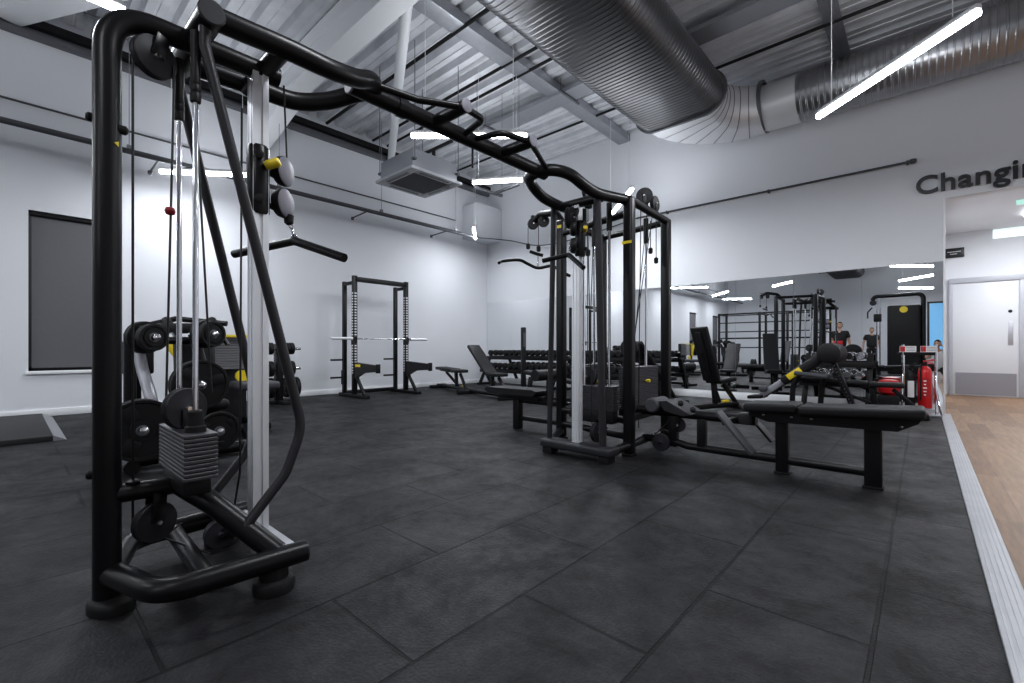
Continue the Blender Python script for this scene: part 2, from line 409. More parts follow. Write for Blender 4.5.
both(legs, (-2.16, .25, .12), (-1.86, .34, .12), (-1.825, .79, .125))
def ft(q):
    P('rubber_foot', MB().lathe([(.05, .11), (.052, .05), (.068, .042), (.074, .03), (.072, 0)][::-1], V((q[0].x, q[0].y, 0)), Z_, 28), RUB)
both(ft, (-1.855, .685, 0))
def cap(q):
    d = (q[1] - q[0]).normalized(); P('end_cap', MB().lathe([(.040, 0), (.040, .006), (.034, .010)], q[1], d, 24), DKG)
both(cap, (-1.86, .34, .12), (-1.825, .79, .125))
P('base_plate', MB().bx(XS - .33, XS + .33, .69, .79, .105, .135, .008), ALUD)
P('cross_brace', MB().tube([(-2.46, .49, .12), (-1.88, .47, .12)], .032, n=16))
P('cross_brace', MB().tube([p1 + Z_ * .40, (XS, .47, .395)], .034, n=16))
def diag(q): P('diagonal_brace', MB().tube(q, .041, .1, 18))
both(diag, (XS + .01, .45, .40), (XS + .12, .53, .33), (-1.86, .70, .135))
# aluminium guide column with three grooves
def alucol(x, y, z0, z1):
    mb = MB(); w, d = .033, .032
    poly = [(-w, -d), (-.022, -d), (-.022, -d + .007), (-.014, -d + .007), (-.014, -d), (.014, -d), (.014, -d + .007), (.022, -d + .007), (.022, -d), (w, -d),
            (w, -.008), (w - .007, -.008), (w - .007, .008), (w, .008), (w, d), (-w, d), (-w, .008), (-w + .007, .008), (-w + .007, -.008), (-w, -.008)]
    return mb.prism(poly, (x, y, (z0 + z1) / 2), X_, Y_, z1 - z0)
P('guide_column', alucol(XS, .737, .13, 2.14), ALU, smooth=20)
# top loop
LOOP = [(-1.97, .48, 2.165), (-1.97, .62, 2.17), (-1.97, .78, 2.178), (-1.975, .97, 2.182), (-2.02, 1.12, 2.225), (-2.075, 1.235, 2.285), (-2.17, 1.31, 2.305)]
lp = spline(LOOP, 6); full = lp + [mir(p) for p in lp[-2::-1]]
P('top_loop', MB().tube(full, .043, n=22))
P('cross_brace', MB().tube([(-2.41, .50, 2.158), (-1.935, .50, 2.158)], .046, n=24))
for x, s in ((-1.935, 1), (-2.41, -1)):
    P('end_cap', MB().lathe([(.0465, 0), (.0465, .006), (.041, .010)], (x, .50, 2.158), (s, 0, 0), 24), DKG)
P('cross_brace', MB().tube([(-2.37, .76, 2.155), (-1.97, .76, 2.165)], .038, n=18))
# slanted guards
def guard(q):
    P('side_guard', MB().tube(q, .0195, [0, .05, .22, .14, 0], 14, seg=10), DKG)
both(guard, (-1.98, .49, 2.14), (-1.98, .49, 2.05), (-1.935, .828, .60), (-1.93, .76, .42), (-1.935, .61, .24))
# weight stack
def stack(c, sx, sy, z0, n, th, m=PLATE):
    b = MB()
    for i in range(n):
        z = z0 + i * th; b.box((c[0], c[1], z + th * .45), (sx, sy, th * .80), None, .0022, 1)
    return b
P('weight_stack', stack((-2.12, .465), .40, .105, .455, 11, .0152), PLATE)
P('stack_base', MB().bx(-2.27, -1.97, .42, .51, .39, .455, .01), BLK2)
P('warning_mark', MB().prism([(0, 0), (.03, 0), (.015, .024)], (-2.03, .475, .432), V((.35, .93, 0)).normalized(), V((.3, -.1, .9)).normalized(), .002), YEL)
for x in (-2.24, -2.0):
    P('guide_rod', MB().cyl((x, .465, .60), (x, .465, 1.95), .0095, n=14), CHR)
    z0, z1 = (1.84, 2.10) if x > -2.1 else (1.855, 2.10)
    P('rod_sleeve', MB().lathe([(.017, 0), (.0185, .01), (.0185, .03), (.016, .034), (.0185, .04), (.0185, .06), (.016, .064), (.0185, .07), (.016, .095), (.017, z1 - z0)], (x, .465, z0), Z_, 16), BLK2)
P('rubber_buffer', MB().lathe([(.034, 0), (.034, .02), (.028, .025), (.025, .075), (.02, .08)], (-2.0, .465, .62), Z_, 18), RUB)
P('rubber_buffer', MB().lathe([(.034, 0), (.034, .02), (.028, .025), (.025, .075), (.02, .08)], (-2.24, .465, .62), Z_, 18), RUB)
# pulleys
def pulley(c, ax, r, br=None, th=.034, m=DISC):
    o = P('pulley', MB().pulley(c, ax, r, th), m)
    ax = V(ax).normalized()
    MB().lathe([(.010, -.5 * th - .012), (.012, -.5 * th - .006), (.012, .5 * th + .006), (.009, .5 * th + .014)], c, ax, 12).build('axle_bolt', CHR, o)
    if br is not None:
        b = MB(); c = V(c); br = V(br)
        for sgn in (-1, 1):
            b.bar(c + ax * sgn * (th / 2 + .006), br + ax * sgn * (th / 2 + .006), .048, .006, ax)
        b.bar(br - ax * (th / 2 + .006), br + ax * (th / 2 + .006), .048, .02)
        b.build('bracket', BLK, o)
    return o
PA = V((.93, .36, 0))
pulley((XS, .372, 2.035), PA, .076, (XS, .39, 2.12))
pulley((XS, .374, .268), PA, .074, (XS, .38, .385))
pulley((XS, .59, .16), X_, .058, (XS, .65, .16))
pulley((-2.13, .46, .695), PA, .080, (-2.13, .46, .62))
# cables
def cab(pts, r=.0042): P('cable', MB().tube(pts, r, n=8), CABLE)
cab([(XS, .309, 2.04), (XS, .309, .27)])
cab([(XS, .435, 2.03), (-2.15, .405, .72)])
cab([(XS, .46, .24), (XS, .40, .20), (XS, .55, .09)])
cab([(XS, .63, .165), (XS, .665, .40), (XS, .672, 1.96)])
cab([(XS, .50, 1.98), (-2.13, .55, .75)])
cab([(XS, .845, 2.13), (XS, .858, 1.80)])
P('cable_ball', MB().lathe([(.004, -.016), (.014, -.012), (.018, 0), (.014, .012), (.004, .016)], (-2.163, .420, 1.46), Z_, 16), REDB)
P('hole_bush', MB().lathe([(.022, 0), (.022, .008), (.012, .014)], (XS, .309, .43), Z_, 16), BLK2)
for q, ax in (((-2.174 - .02, .200, 1.75), -Y_), ((-2.174 + .02, .275, 1.72), Y_), ((-2.19, .20, .48), -Y_)):
    P('bolt', MB().lathe([(.016, -.01), (.016, .012), (.01, .018)], q, ax, 10), BLK2)
P('warning_mark', MB().lathe([(.011, 0), (.011, .002)], (-2.138, .26, 1.66), V((.8, .6, 0)), 3), YEL)
# sliding carriage with twin pulleys
def carriage(y0, z, sg, fx=.62, fm=None):
    c = P('carriage', MB().lathe([(.040, -.15), (.045, -.14), (.045, .14), (.040, .15)], (XS, y0, z), Z_, 24), BLK)
    k = MB().lathe([(.016, 0), (.02, .01), (.02, .055), (.015, .062)], (XS + .055, y0 + sg * .01, z + .055), V((.55, sg * .75, .35)), 16).build('pull_knob', YEL, c)
    for zz in (.10, -.09):
        MB().lathe([(.018, 0), (.018, .012), (.01, .014)], (XS + .045, y0 - sg * .012, z + zz), V((1, -sg * .3, 0)), 14).build('clamp_bolt', BLK2, c)
    for zz in (.07, -.075):
        q = V((XS + .005, y0 + sg * .105, z + zz)); ax = V((.78, fx, 0)).normalized()
        o = MB().lathe([(.03, -.035), (.058, -.025), (.066, -.008), (.066, .012)], q, ax, 26).build('pulley_housing', BLK2, c)
        MB().lathe([(.064, .0), (.064, .014), (.056, .020), (.01, .022)], q, ax, 26).build('pulley_face', fm or LILAC, c)
        MB().bar((XS, y0 + sg * .04, z + zz - .02), (XS, y0 + sg * .10, z + zz - .04), .02, .02).build('arm', BLK2, c)
carriage(.737, 1.665, 1)
# ---- beam with pull-up grips -------------------------------------------------------------------------------
P('overhead_beam', MB().tube([(XS, 1.17, 2.275), (XS, 2.78, 2.275)], .046, n=22))
P('end_cap', MB().lathe([(.047, 0), (.047, .006), (.042, .010)], (XS, 1.17, 2.275), (0, -1, 0), 24), LILAC)
P('beam_collar', MB().cyl((XS, 1.44, 2.275), (XS, 1.50, 2.275), .052, n=22))
for y0 in (1.70, 2.28):
    def grip(q):
        P('pull_up_bar', MB().tube([q[0], q[1]], .036, n=18))
        P('end_cap', MB().lathe([(.038, 0), (.038, .006), (.032, .009)], q[1], q[1] - q[0], 22), LILAC)
    grip([V((XS, y0, 2.275)), V((-1.875, y0, 2.272))])
    def dg(q): P('pull_up_grip', MB().tube(q, .0185, .07, 14))
    if y0 < 2:
        dg([(-1.90, y0, 2.272), (-2.03, 1.49, 2.275), (-2.085, 1.28, 2.28)]); dg([(-1.90, y0, 2.272), (-1.915, y0 + .17, 2.272), (-2.13, y0 + .22, 2.275)])
    else:
        dg([(-1.90, y0, 2.272), (-1.95, y0 - .21, 2.275), (-2.14, y0 - .27, 2.275)]); dg([(-1.90, y0, 2.272), (-2.13, y0 + .50, 2.275)])
P('hook', MB().tube([(XS, 2.02, 2.235), (XS, 2.02, 2.10)], .007, n=8), BLK2)
# ---- far tower ---------------------------------------------------------------------------------------------
LOOP2 = [(-2.17, 2.69, 2.27), (-2.05, 2.74, 2.262), (-1.985, 2.86, 2.245), (-1.965, 3.02, 2.20), (-1.96, 3.20, 2.185), (-1.935, 3.42, 2.20), (-1.90, 3.62, 2.215)]
lp = spline(LOOP2, 6); full = [mir(p) for p in lp[:0:-1]] + lp
P('top_loop', MB().tube(full, .044, n=20))
CQ = {'a': (-1.885, 3.60), 'b': (-1.93, 4.46), 'c': (-2.75, 3.80), 'd': (-2.75, 4.60)}
for k, (x, y) in CQ.items():
    o = P('upright', MB().bx(x - .043, x + .043, y - .043, y + .043, .02, 2.235, .018, 3))
    MB().bx(x - .05, x + .05, y - .05, y + .05, 0, .022, .006).build('foot_plate', RUB, o)
P('warning_mark', MB().bx(-1.93, -1.84, 3.553, 3.556, 1.825, 1.85), YEL)
P('warning_mark', MB().bx(-2.77, -2.72, 3.753, 3.756, 2.15, 2.18), YEL)
def rail(a, b, z, r=.03, bend=0): P('frame_rail', MB().tube([V((*CQ[a], z)), V((*CQ[b], z))], r, n=14))
rail('a', 'b', 2.215, .036); rail('c', 'd', 2.215, .036); rail('d', 'b', 2.20, .032); rail('c', 'a', 2.10, .032)
rail('c', 'a', .30, .034); rail('a', 'b', .32, .034); rail('b', 'd', .30, .03); rail('c', 'd', .3, .03); rail('a', 'b', .09, .034); rail('c', 'a', .16, .03)
P('base_plate', MB().bx(-2.54, -1.83, 3.17, 3.34, .055, .125, .02, 3), DKG)
for x in (-2.47, -1.90): P('rubber_foot', MB().bx(x - .05, x + .05, 3.19, 3.30, 0, .06, .01), RUB)
P('base_tube', MB().tube([(-1.87, 3.25, .09), (-1.885, 3.60, .09)], .036, n=14))
P('base_tube', MB().tube([(-2.5, 3.25, .09), (-2.75, 3.80, .09)], .036, n=14))
P('guide_column', alucol(-2.20, 3.27, .12, 2.15), ALU, smooth=20)
P('cross_brace', MB().tube([(-2.37, 3.27, 2.17), (-1.96, 3.27, 2.17)], .04, n=16))
P('side_guard', MB().tube([(-1.985, 3.24, 2.17), (-1.985, 3.26, 1.9), (-1.955, 3.28, .12)], .030, .2, 14), DKG)
P('side_guard', MB().tube([(-2.43, 3.24, 2.17), (-2.45, 3.26, 1.9), (-2.50, 3.27, .12)], .024, .2, 14), DKG)
P('weight_stack', stack((-2.17, 3.53), .40, .11, .38, 14, .0155), PLATE)
P('weight_stack', stack((-2.48, 3.86), .12, .40, .34, 26, .0165), PLATE)
P('weight_stack', stack((-2.02, 4.06), .13, .56, .36, 24, .0165), PLATE)
P('stack_base', MB().bx(-2.36, -1.98, 3.48, 3.58, .27, .38, .01), BLK2)
P('stack_base', MB().bx(-2.56, -2.40, 3.66, 4.06, .26, .34, .01), BLK2)
P('stack_base', MB().bx(-2.10, -1.94, 3.80, 4.26, .27, .36, .01), BLK2)
for q in ((-2.06, 3.47, .46), (-1.945, 4.06, .62), (-2.41, 3.9, .60)):
    P('selector_pin', MB().lathe([(.008, -.03), (.008, 0), (.017, .002), (.017, .03), (.012, .034)], q, (V((.25, -1, 0)) if q[1] < 3.6 else X_), 12), YEL)
for x, y in ((-2.30, 3.53), (-2.04, 3.53), (-2.48, 3.74), (-2.48, 3.99), (-2.02, 3.88), (-2.02, 4.20)):
    P('guide_rod', MB().cyl((x, y, .45), (x, y, 2.0), .0115, n=10), CHR)
    P('rod_sleeve', MB().cyl((x, y, 1.96), (x, y, 2.2), .024, n=12), BLK2)
pulley((-2.17, 3.40, 2.29), X_, .085, (-2.17, 3.40, 2.16))
pulley((-2.19, 3.16, 2.02), V((.93, .25, 0)), .090, (-2.19, 3.22, 2.10), .05, DISC)
pulley((-1.905, 3.93, 2.33), V((.35, -.94, 0)), .075, (-1.905, 3.93, 2.22))
pulley((-1.92, 4.18, 2.32), X_, .075, (-1.92, 4.18, 2.22))
pulley((-2.12, 4.05, .93), Y_, .09, (-2.12, 4.05, .77), .04, DISC)
pulley((-2.30, 3.60, .67), Y_, .09, (-2.30, 3.60, .60), .04, DISC)
pulley((-2.10, 3.42, .20), X_, .085, (-2.12, 3.5, .30))
cab([(-2.17, 3.48, 2.28), (-2.17, 3.50, .72)]); cab([(-2.25, 3.62, 2.15), (-2.3, 3.61, .75)])
cab([(-2.12, 3.38, .20), (-2.14, 3.34, 2.0)]); cab([(-1.905, 4.01, 2.32), (-2.06, 4.04, 1.0)])
cab([(-1.905, 3.86, 2.32), (-1.93, 3.86, .2)]); cab([(-2.48, 3.87, 2.2), (-2.48, 3.87, .78)]); cab([(-2.13, 4.14, .93), (-1.93, 4.18, 2.3)])
carriage(3.27, 1.86, -1, .62, DKG)
for q in ((-2.02, 4.3, 1.90), (-1.97, 4.32, 1.80), (-2.3, 3.46, 1.93), (-2.22, 3.47, 1.78)):
    P('cable_stop', MB().lathe([(.01, -.03), (.02, -.024), (.022, .02), (.012, .03)], q, Z_, 12), BLK2)
    cab([V(q), V((q[0], q[1], 2.2))])
# lat pulldown arm and seat (left of the far tower)
P('pulldown_arm', MB().tube([(-2.75, 3.85, 2.20), (-2.88, 3.87, 2.36), (-3.12, 3.93, 2.405), (-3.27, 3.96, 2.33)], .038, .12, 16))
for x in (-3.09, -3.24):
    pulley((x, 3.94, 2.32), V((.75, -.66, 0)), .062, (x, 3.94, 2.40), .045, DKG)
cab([(-3.13, 3.90, 2.28), (-3.13, 3.90, 2.04)], .004); cab([(-3.28, 3.90, 2.28), (-3.28, 3.90, 2.08)], .004)
for q in ((-3.13, 3.90, 2.02), (-3.28, 3.90, 2.07)):
    P('cable_stop', MB().lathe([(.008, -.035), (.022, -.028), (.024, .02), (.012, .03)], q, Z_, 12), BLK2)
seat = P('pulldown_seat', MB().prism([(-.36, .0), (.30, .0), (.34, .03), (.34, .055), (.30, .07), (-.40, .07), (-.43, .05), (-.43, .03)], (-3.45, 3.96, .40), X_, Z_, .30), PAD)
MB().bx(-3.72, -3.12, 3.87, 4.05, .345, .40, .01).build('seat_support', BLK, seat)
P('seat_post', MB().bx(-3.53, -3.44, 3.92, 4.0, .0, .36, .006))
P('frame_rail', MB().bx(-3.48, -2.75, 3.935, 3.985, .30, .36, .008)); P('frame_rail', MB().bx(-3.48, -2.75, 3.94, 3.98, .10, .15, .008))
P('thigh_roller', MB().cyl((-3.02, 3.70, .64), (-3.02, 4.22, .64), .06, n=18), PAD)
P('seat_post', MB().bx(-3.05, -2.99, 3.93, 3.99, .33, .64, .006))
# low row station (right of the far tower)
YB = 3.86
P('frame_rail', MB().tube([(-1.93, YB, .37), (-.95, YB, .37)], .040, n=16))
P('frame_rail', MB().tube([(-1.9, YB + .05, .11), (-1.62, YB, .13), (-1.48, YB, .10), (-.24, YB, .10)], .032, .08, 14))
for x in (-1.60, -1.36): P('seat_post', MB().bx(x - .035, x + .035, YB - .03, YB + .03, .08, .36, .006))
for x, w in ((-.775, .042), (-.245, .048)):
    o = P('bench_leg', MB().bx(x - w, x + w, YB - .04, YB + .04, 0, .44, .012, 3))
    MB().bx(x - w - .008, x + w + .008, YB - .05, YB + .05, 0, .015, .004).build('rubber_foot', RUB, o)
P('bench_support', MB().prism([(-.98, .425), (-.85, .385), (-.12, .40), (-.02, .46), (.0, .50), (-.98, .455)], (0, YB, 0), X_, Z_, .20), BLK)
for x in (-.88, -.70, -.58, -.10): P('bolt', MB().lathe([(.009, 0), (.009, .004), (.006, .007)], (x, YB - .10, .435), (0, -1, 0), 10), CHR)
for x0, x1, zz in ((-1.01, -.665, .455), (-.655, .015, .47)):
    b = MB().box(((x0 + x1) / 2, YB, zz + .035), (x1 - x0, .31, .065), Ry(-.055), .022, 4); P('bench_pad', b, PAD)
P('roller_pad', MB().lathe([(.05, -.13), (.062, -.12), (.062, .12), (.05, .13)], (-1.72, YB - .06, .44), (0, 1, 0), 22), PADG)
P('seat_housing', MB().prism([(-1.68, .475), (-1.60, .485), (-1.40, .385), (-1.47, .37), (-1.62, .40)], (0, YB, 0), X_, Z_, .30), DKG)
for x, z in ((-1.50, .455), (-1.40, .41)): P('adjuster_knob', MB().lathe([(.012, 0), (.022, .005), (.022, .03), (.015, .035)], (x, YB - .10, z), (.2, -.5, .8), 12), BLK2)
for sg in (-1, 1):
    c = V((-1.02, YB + sg * .29, .315)); d = V((.23, 0, -.27)).normalized()
    b = MB().bar(c - d * .185, c + d * .185, .125, .022, up=V((.27, 0, .23)), bev=.008)
    P('foot_rest', b, PADG if sg < 0 else DKG)
    P('foot_rest_bar', MB().bar((-1.1, YB, .37), (-1.1, YB + sg * .27, .37), .04, .04))
pulley((-1.68, YB - .08, .115), Y_, .075, (-1.68, YB, .2), .035)
pulley((-1.56, YB, .27), Y_, .06, (-1.56, YB, .36), .03)
cab([(-1.74, YB - .08, .17), (-1.60, YB - .03, .33), (-1.3, YB, .41)])
P('tool_rest', MB().bx(-1.05, -.97, YB - .10, YB + .10, .345, .43, .01), DKG)
settle(S, (XS, 1.9, 0))
# ---- handles hung from the cables (lifted off by hand: things of their own)
def hook(root, a, b):
    n = max(3, int((V(a) - V(b)).length / .028)); mb = MB(); a, b = V(a), V(b)
    for i in range(n):
        c = a.lerp(b, (i + .5) / n); h = (b - a).length / n * .62; w = .009
        ax = X_ if i % 2 else Y_
        mb.tube([c + Z_ * h, c + ax * w, c - Z_ * h, c - ax * w], .003, .006, 6, closed=True, seg=2)
    return mb.build('chain', CHR, root)
lb = thing('lat_bar', 'black bent lat pulldown bar hanging by a chain from the near tower', 'pulldown bar', 'bars hanging from the cable station')
c = V((-2.155, .885, 1.425)); e0 = V((-2.53, .75, 1.395)); e1 = V((-1.885, .99, 1.325))
MB().tube([e0, c, e1], .0195, .05, 14).build('bar', BLK, lb)
MB().lathe([(.008, -.03), (.02, -.02), (.022, .015), (.01, .02)], (XS + .005, .865, 1.525), Z_, 14).build('cable_stop', BLK2, lb)
hook(lb, (XS + .01, .87, 1.50), c + Z_ * .015); MB().lathe([(.012, 0), (.016, .008), (.006, .022)], c + Z_ * .01, Z_, 12).build('swivel', CHR, lb)
settle(lb, c)
lb = thing('lat_bar', 'straight short black bar hanging in front of the far tower column', 'pulldown bar', 'bars hanging from the cable station')
c = V((-2.17, 3.10, 1.70)); MB().tube([(-2.38, 3.02, 1.665), c, (-1.98, 3.03, 1.56)], .02, .04, 12).build('bar', BLK, lb); hook(lb, (-2.17, 3.13, 1.79), c + Z_ * .01); settle(lb, c)
lb = thing('lat_bar', 'long curved black lat bar hanging from the pulldown arm of the far tower', 'pulldown bar', 'bars hanging from the cable station')
c = atY(538, 268, 3.9)
pts = [atY(499, 263, 3.55), atY(503, 261, 3.62), atY(519, 260, 3.75), atY(528, 264, 3.83), c, atY(552, 266, 4.0), atY(562, 272, 4.1), atY(570, 276, 4.18)]
MB().tube(spline(pts, 5), .017, n=12).build('bar', BLK, lb); hook(lb, (c.x, c.y, c.z + .14), c)
q = atY(537, 254, 3.9); MB().tube([atY(530, 251.5, 3.86), q, atY(543, 255.5, 3.94)], .018, n=10).build('hanger', BLK2, lb)
settle(lb, c)
# ================================================================ MIRRORS, CEILING SERVICES, LAMPS, SIGNS
MIR = mat('mirror silver', (.90, .915, .925), .004, 1.)
MEDGE = mat('mirror glass edge', (.55, .62, .62), .2)
x1 = XE - .018; pw = (x1 - XL - .01) / 10
for k in range(10):
    a = x1 - pw * (k + 1); 
    o = tag(thing('mirror_panel', 'tall frameless mirror panel in the row along the right-hand wall', 'mirror', 'mirror panels on the wall'), 'tall frameless mirror panel in the row covering the wall', 'mirror')
    MB().bx(a + .0012, a + pw - .0012, YM - .007, YM - .0065, .14, 2.15).build('mirror_face', MIR, o)
    MB().bx(a + .001, a + pw - .001, YM - .0063, YM - .0005, .14, 2.15).build('glass_edge', MEDGE, o)
    settle(o, (a + pw / 2, YM, .14))
# ---- large duct: flat-oval run, segmented bend, round spiral run along the mirror wall
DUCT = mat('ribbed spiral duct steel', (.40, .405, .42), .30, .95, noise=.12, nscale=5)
D = thing('ventilation_duct', 'huge ribbed silver air duct turning along the ceiling above the mirrors', 'air duct')
DX, DZ, DY = -2.90, 4.84, 8.22                                          # axis of the long run, height; axis of the wall run
def section(c, t, hw, hh, n=40):
    """superellipse-ish flat oval: half width hw (horizontal), half height hh"""
    sd = t.cross(Z_).normalized(); vs = []
    for k in range(n):
        a = 2 * PI * k / n; ca, sa = math.cos(a), math.sin(a)
        x = hh * ca + (hw - hh) * (1 if ca > 1e-6 else -1 if ca < -1e-6 else 0); vs.append(c + sd * x + Z_ * hh * sa)
    return vs
def loft(mb, secs):
    n = len(secs[0]); fs = []
    for i in range(len(secs) - 1):
        for k in range(n): fs.append((i * n + k, i * n + (k + 1) % n, (i + 1) * n + (k + 1) % n, (i + 1) * n + k))
    return mb.add([p for s in secs for p in s], fs)
def ribbed(p0, t, L, hw, hh, pitch):
    secs = []; s = 0.
    while s < L:
        for ds, k in ((0, 1), (pitch * .62, 1.0), (pitch * .74, 1.022), (pitch * .88, 1.022)):
            secs.append(section(p0 + t * (s + ds), t, hw + hh * (k - 1), hh * k, 40))
        s += pitch
    return loft(MB(), secs)
YE, R = 7.22, 1.0
DUCTD = mat('shaded ribbed duct steel', (.15, .151, .158), .36, .88, noise=.12, nscale=5)  # shade on the flat run's underside put into a darker duct steel
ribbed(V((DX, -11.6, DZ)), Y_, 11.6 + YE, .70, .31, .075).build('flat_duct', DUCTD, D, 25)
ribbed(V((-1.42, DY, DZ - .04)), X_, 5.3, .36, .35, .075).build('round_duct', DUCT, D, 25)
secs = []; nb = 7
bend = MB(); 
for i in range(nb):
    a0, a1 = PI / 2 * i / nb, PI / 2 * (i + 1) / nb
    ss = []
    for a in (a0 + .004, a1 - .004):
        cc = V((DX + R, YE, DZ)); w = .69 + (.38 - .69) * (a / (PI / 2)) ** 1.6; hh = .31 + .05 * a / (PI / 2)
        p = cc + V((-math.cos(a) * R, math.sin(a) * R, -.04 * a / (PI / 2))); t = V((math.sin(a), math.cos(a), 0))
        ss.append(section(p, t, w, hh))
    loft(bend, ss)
bend.build('bend', mat('lit smooth duct steel', (.70, .71, .73), .45, .45), D, 25)  # bounce light on the bend is put into a paler duct steel
sm = MB()
for i in range(nb + 1):
    a = PI / 2 * i / nb; w = .694 + (.384 - .694) * (a / (PI / 2)) ** 1.6; hh = .314 + .05 * a / (PI / 2)
    p = V((DX + R, YE, DZ)) + V((-math.cos(a) * R, math.sin(a) * R, -.04 * a / (PI / 2))); t = V((math.sin(a), math.cos(a), 0))
    loft(sm, [section(p - t * .006, t, w, hh), section(p + t * .006, t, w, hh)])
sm.build('seam', GALVD, D, 25)
for a0 in ((DX, YE - .08, Y_, .74, .35), (-1.93, DY, X_, .41, .39)):
    c, t = V((a0[0], a0[1], DZ)), a0[2]
    loft(MB(), [section(c, t, a0[3] - .04, a0[4] - .04), section(c, t, a0[3], a0[4]), section(c + t * .05, t, a0[3], a0[4]), section(c + t * .05, t, a0[3] - .04, a0[4] - .04)]).build('flange', GALVD, D, 25)
loft(MB(), [section(V((x, DY, DZ - .04)), X_, w, w) for x, w in ((-1.95, .35), (-1.6, .352), (-1.41, .355))]).build('plain_section', mat('lit smooth duct steel', ()), D, 25)
for y in (-8, -4, 0, 3.2, 6.2):
    MB().bar((DX - .75, y, DZ - .40), (DX + .75, y, DZ - .40), .04, .03).cyl((DX - .72, y, DZ - .4), (DX - .72, y, ZC), .006, n=6).cyl((DX + .72, y, DZ - .4), (DX + .72, y, ZC), .006, n=6).build('hanger', GALVD, D) if y < 0 else None
for x in (.6, 2.6): MB().cyl((x, DY - .46, DZ), (x, DY - .46, ZC), .005, n=6).build('hanger', WIRE, D)
settle(D, (DX, 0, DZ))
# ---- ceiling cassette
c = atz(419, 183, 3.58); A = thing('air_conditioner', 'grey ceiling cassette air conditioner hung on threaded rods', 'air conditioner')
M_ = MB().box((0, 0, .17), (.86, .86, .28), None, .01); M_.build('casing', mat('galvanised casing', (.34, .35, .38), .45, .5), A)
pn = MB(); 
for sx, sy, w, d in ((0, -.415, .98, .15), (0, .415, .98, .15), (-.415, 0, .15, .68), (.415, 0, .15, .68)): pn.box((sx, sy, 0), (w, d, .045), None, .008)
pn.build('panel', mat('pale grey cassette panel', (.50, .51, .54), .5), A)
g = MB()
for k in range(17): g.box((-.32 + k * .04, 0, -.004), (.016, .66, .02))
for k in range(17): g.box((0, -.32 + k * .04, -.002), (.66, .01, .014))
g.build('intake_grille', mat('dark grille', (.10, .10, .115), .5), A)
MB().bx(-.34, .34, -.34, .34, .012, .02).build('filter', mat('dark grille', ()), A)
for sx, sy, w, d in ((0, -.40, .56, .05), (0, .40, .56, .05), (-.40, 0, .05, .56), (.40, 0, .05, .56)): MB().box((sx, sy, -.0225), (w, d, .006)).build('air_vane', mat('dark vane', (.03, .03, .036), .4), A)
for sx in (-.47, .47):
    for sy in (-.42, .42):
        MB().cyl((sx, sy, .12), (sx, sy, ZC - 3.58), .006, n=6).box((sx * .96, sy, .14), (.07, .05, .03)).build('hanger_rod', GALVD, A)
MB().bar((-.2, .1, .5), (.7, .1, .5), .04, .04).cyl((.25, .1, .32), (.25, .1, .5), .03, n=10).build('pipe_bracket', BLK2, A)
place(A, c)
# hanging strut frame near the far corner
A = thing('strut_frame', 'angled grey steel strut frame hung high near the far corner', 'steel frame')
z = 3.62; a, b, d = atz(474, 187, z), atz(502, 196, z), atz(519, 184, z); m_ = a.lerp(b, .72)
MB().bar(a, b, .045, .045).build('strut', GALVD, A); MB().bar(m_, d, .045, .045).build('strut', GALVD, A)
for q in (a.lerp(b, .1), b, d): MB().cyl(q, (q.x, q.y, ZC), .004, n=6).build('hanger_rod', WIRE, A)
settle(A, m_)
# ---- perforated cable trays, conduits and pipes
PERF = bpy.data.materials.new('perforated cable tray'); PERF.use_nodes = True
nt = PERF.node_tree; b = nt.nodes['Principled BSDF']; b.inputs['Metallic'].default_value = .7; b.inputs['Roughness'].default_value = .45
tc = nt.nodes.new('ShaderNodeTexCoord'); vo = nt.nodes.new('ShaderNodeTexVoronoi'); vo.inputs['Scale'].default_value = 22; vo.inputs['Randomness'].default_value = 0
cr = nt.nodes.new('ShaderNodeValToRGB'); cr.color_ramp.elements[0].position = .28; cr.color_ramp.elements[0].color = (.03, .03, .035, 1); cr.color_ramp.elements[1].position = .36; cr.color_ramp.elements[1].color = (.36, .37, .40, 1)
nt.links.new(tc.outputs['Object'], vo.inputs['Vector']); nt.links.new(vo.outputs['Distance'], cr.inputs[0]); nt.links.new(cr.outputs[0], b.inputs['Base Color'])
def tray(y, x0, x1, z, w, label):
    o = thing('cable_tray', label, 'cable tray')
    MB().bx(x0, x1, y - w / 2, y + w / 2, z, z + .006).build('tray_base', PERF, o)
    for s in (-1, 1): MB().bx(x0, x1, y + s * w / 2 - .003, y + s * w / 2 + .003, z, z + .06).build('tray_edge', GALV, o)
    x = x0 + .6
    while x < x1:
        MB().bar((x, y - w / 2 - .12, z - .02), (x, y + w / 2 + .12, z - .02), .04, .035).cyl((x, y - w / 2 - .08, z - .02), (x, y - w / 2 - .08, ZC), .005, n=6).cyl((x, y + w / 2 + .08, z - .02), (x, y + w / 2 + .08, ZC), .005, n=6).build('hanger', GALVD, o); x += 1.8
    settle(o, ((x0 + x1) / 2, y, z))
tray(6.45, -6.9, XR - .2, 5.25, .34, 'perforated steel cable tray crossing the ceiling behind the big duct')
tray(.9, -8.6, XR - .2, 5.25, .26, 'perforated steel cable tray crossing the ceiling nearest the camera')
def conduit(p0, p1, r, label, m=PIPE, hang=0, axis=0, name='ceiling_conduit', cat='pipe'):
    o = thing(name, label, cat); p0, p1 = V(p0), V(p1)
    MB().cyl(p0, p1, r, n=12).build('pipe', m, o)
    if hang:
        n = int((p1 - p0).length / hang)
        for i in range(1, n + 1):
            q = p0.lerp(p1, (i - .35) / n)
            MB().cyl(q, (q.x, q.y, ZC), .0045, n=6).box(q + Z_ * (r + .02), (.05, .05, .05)).build('hanger', WIRE, o)
    settle(o, (p0 + p1) / 2); return o
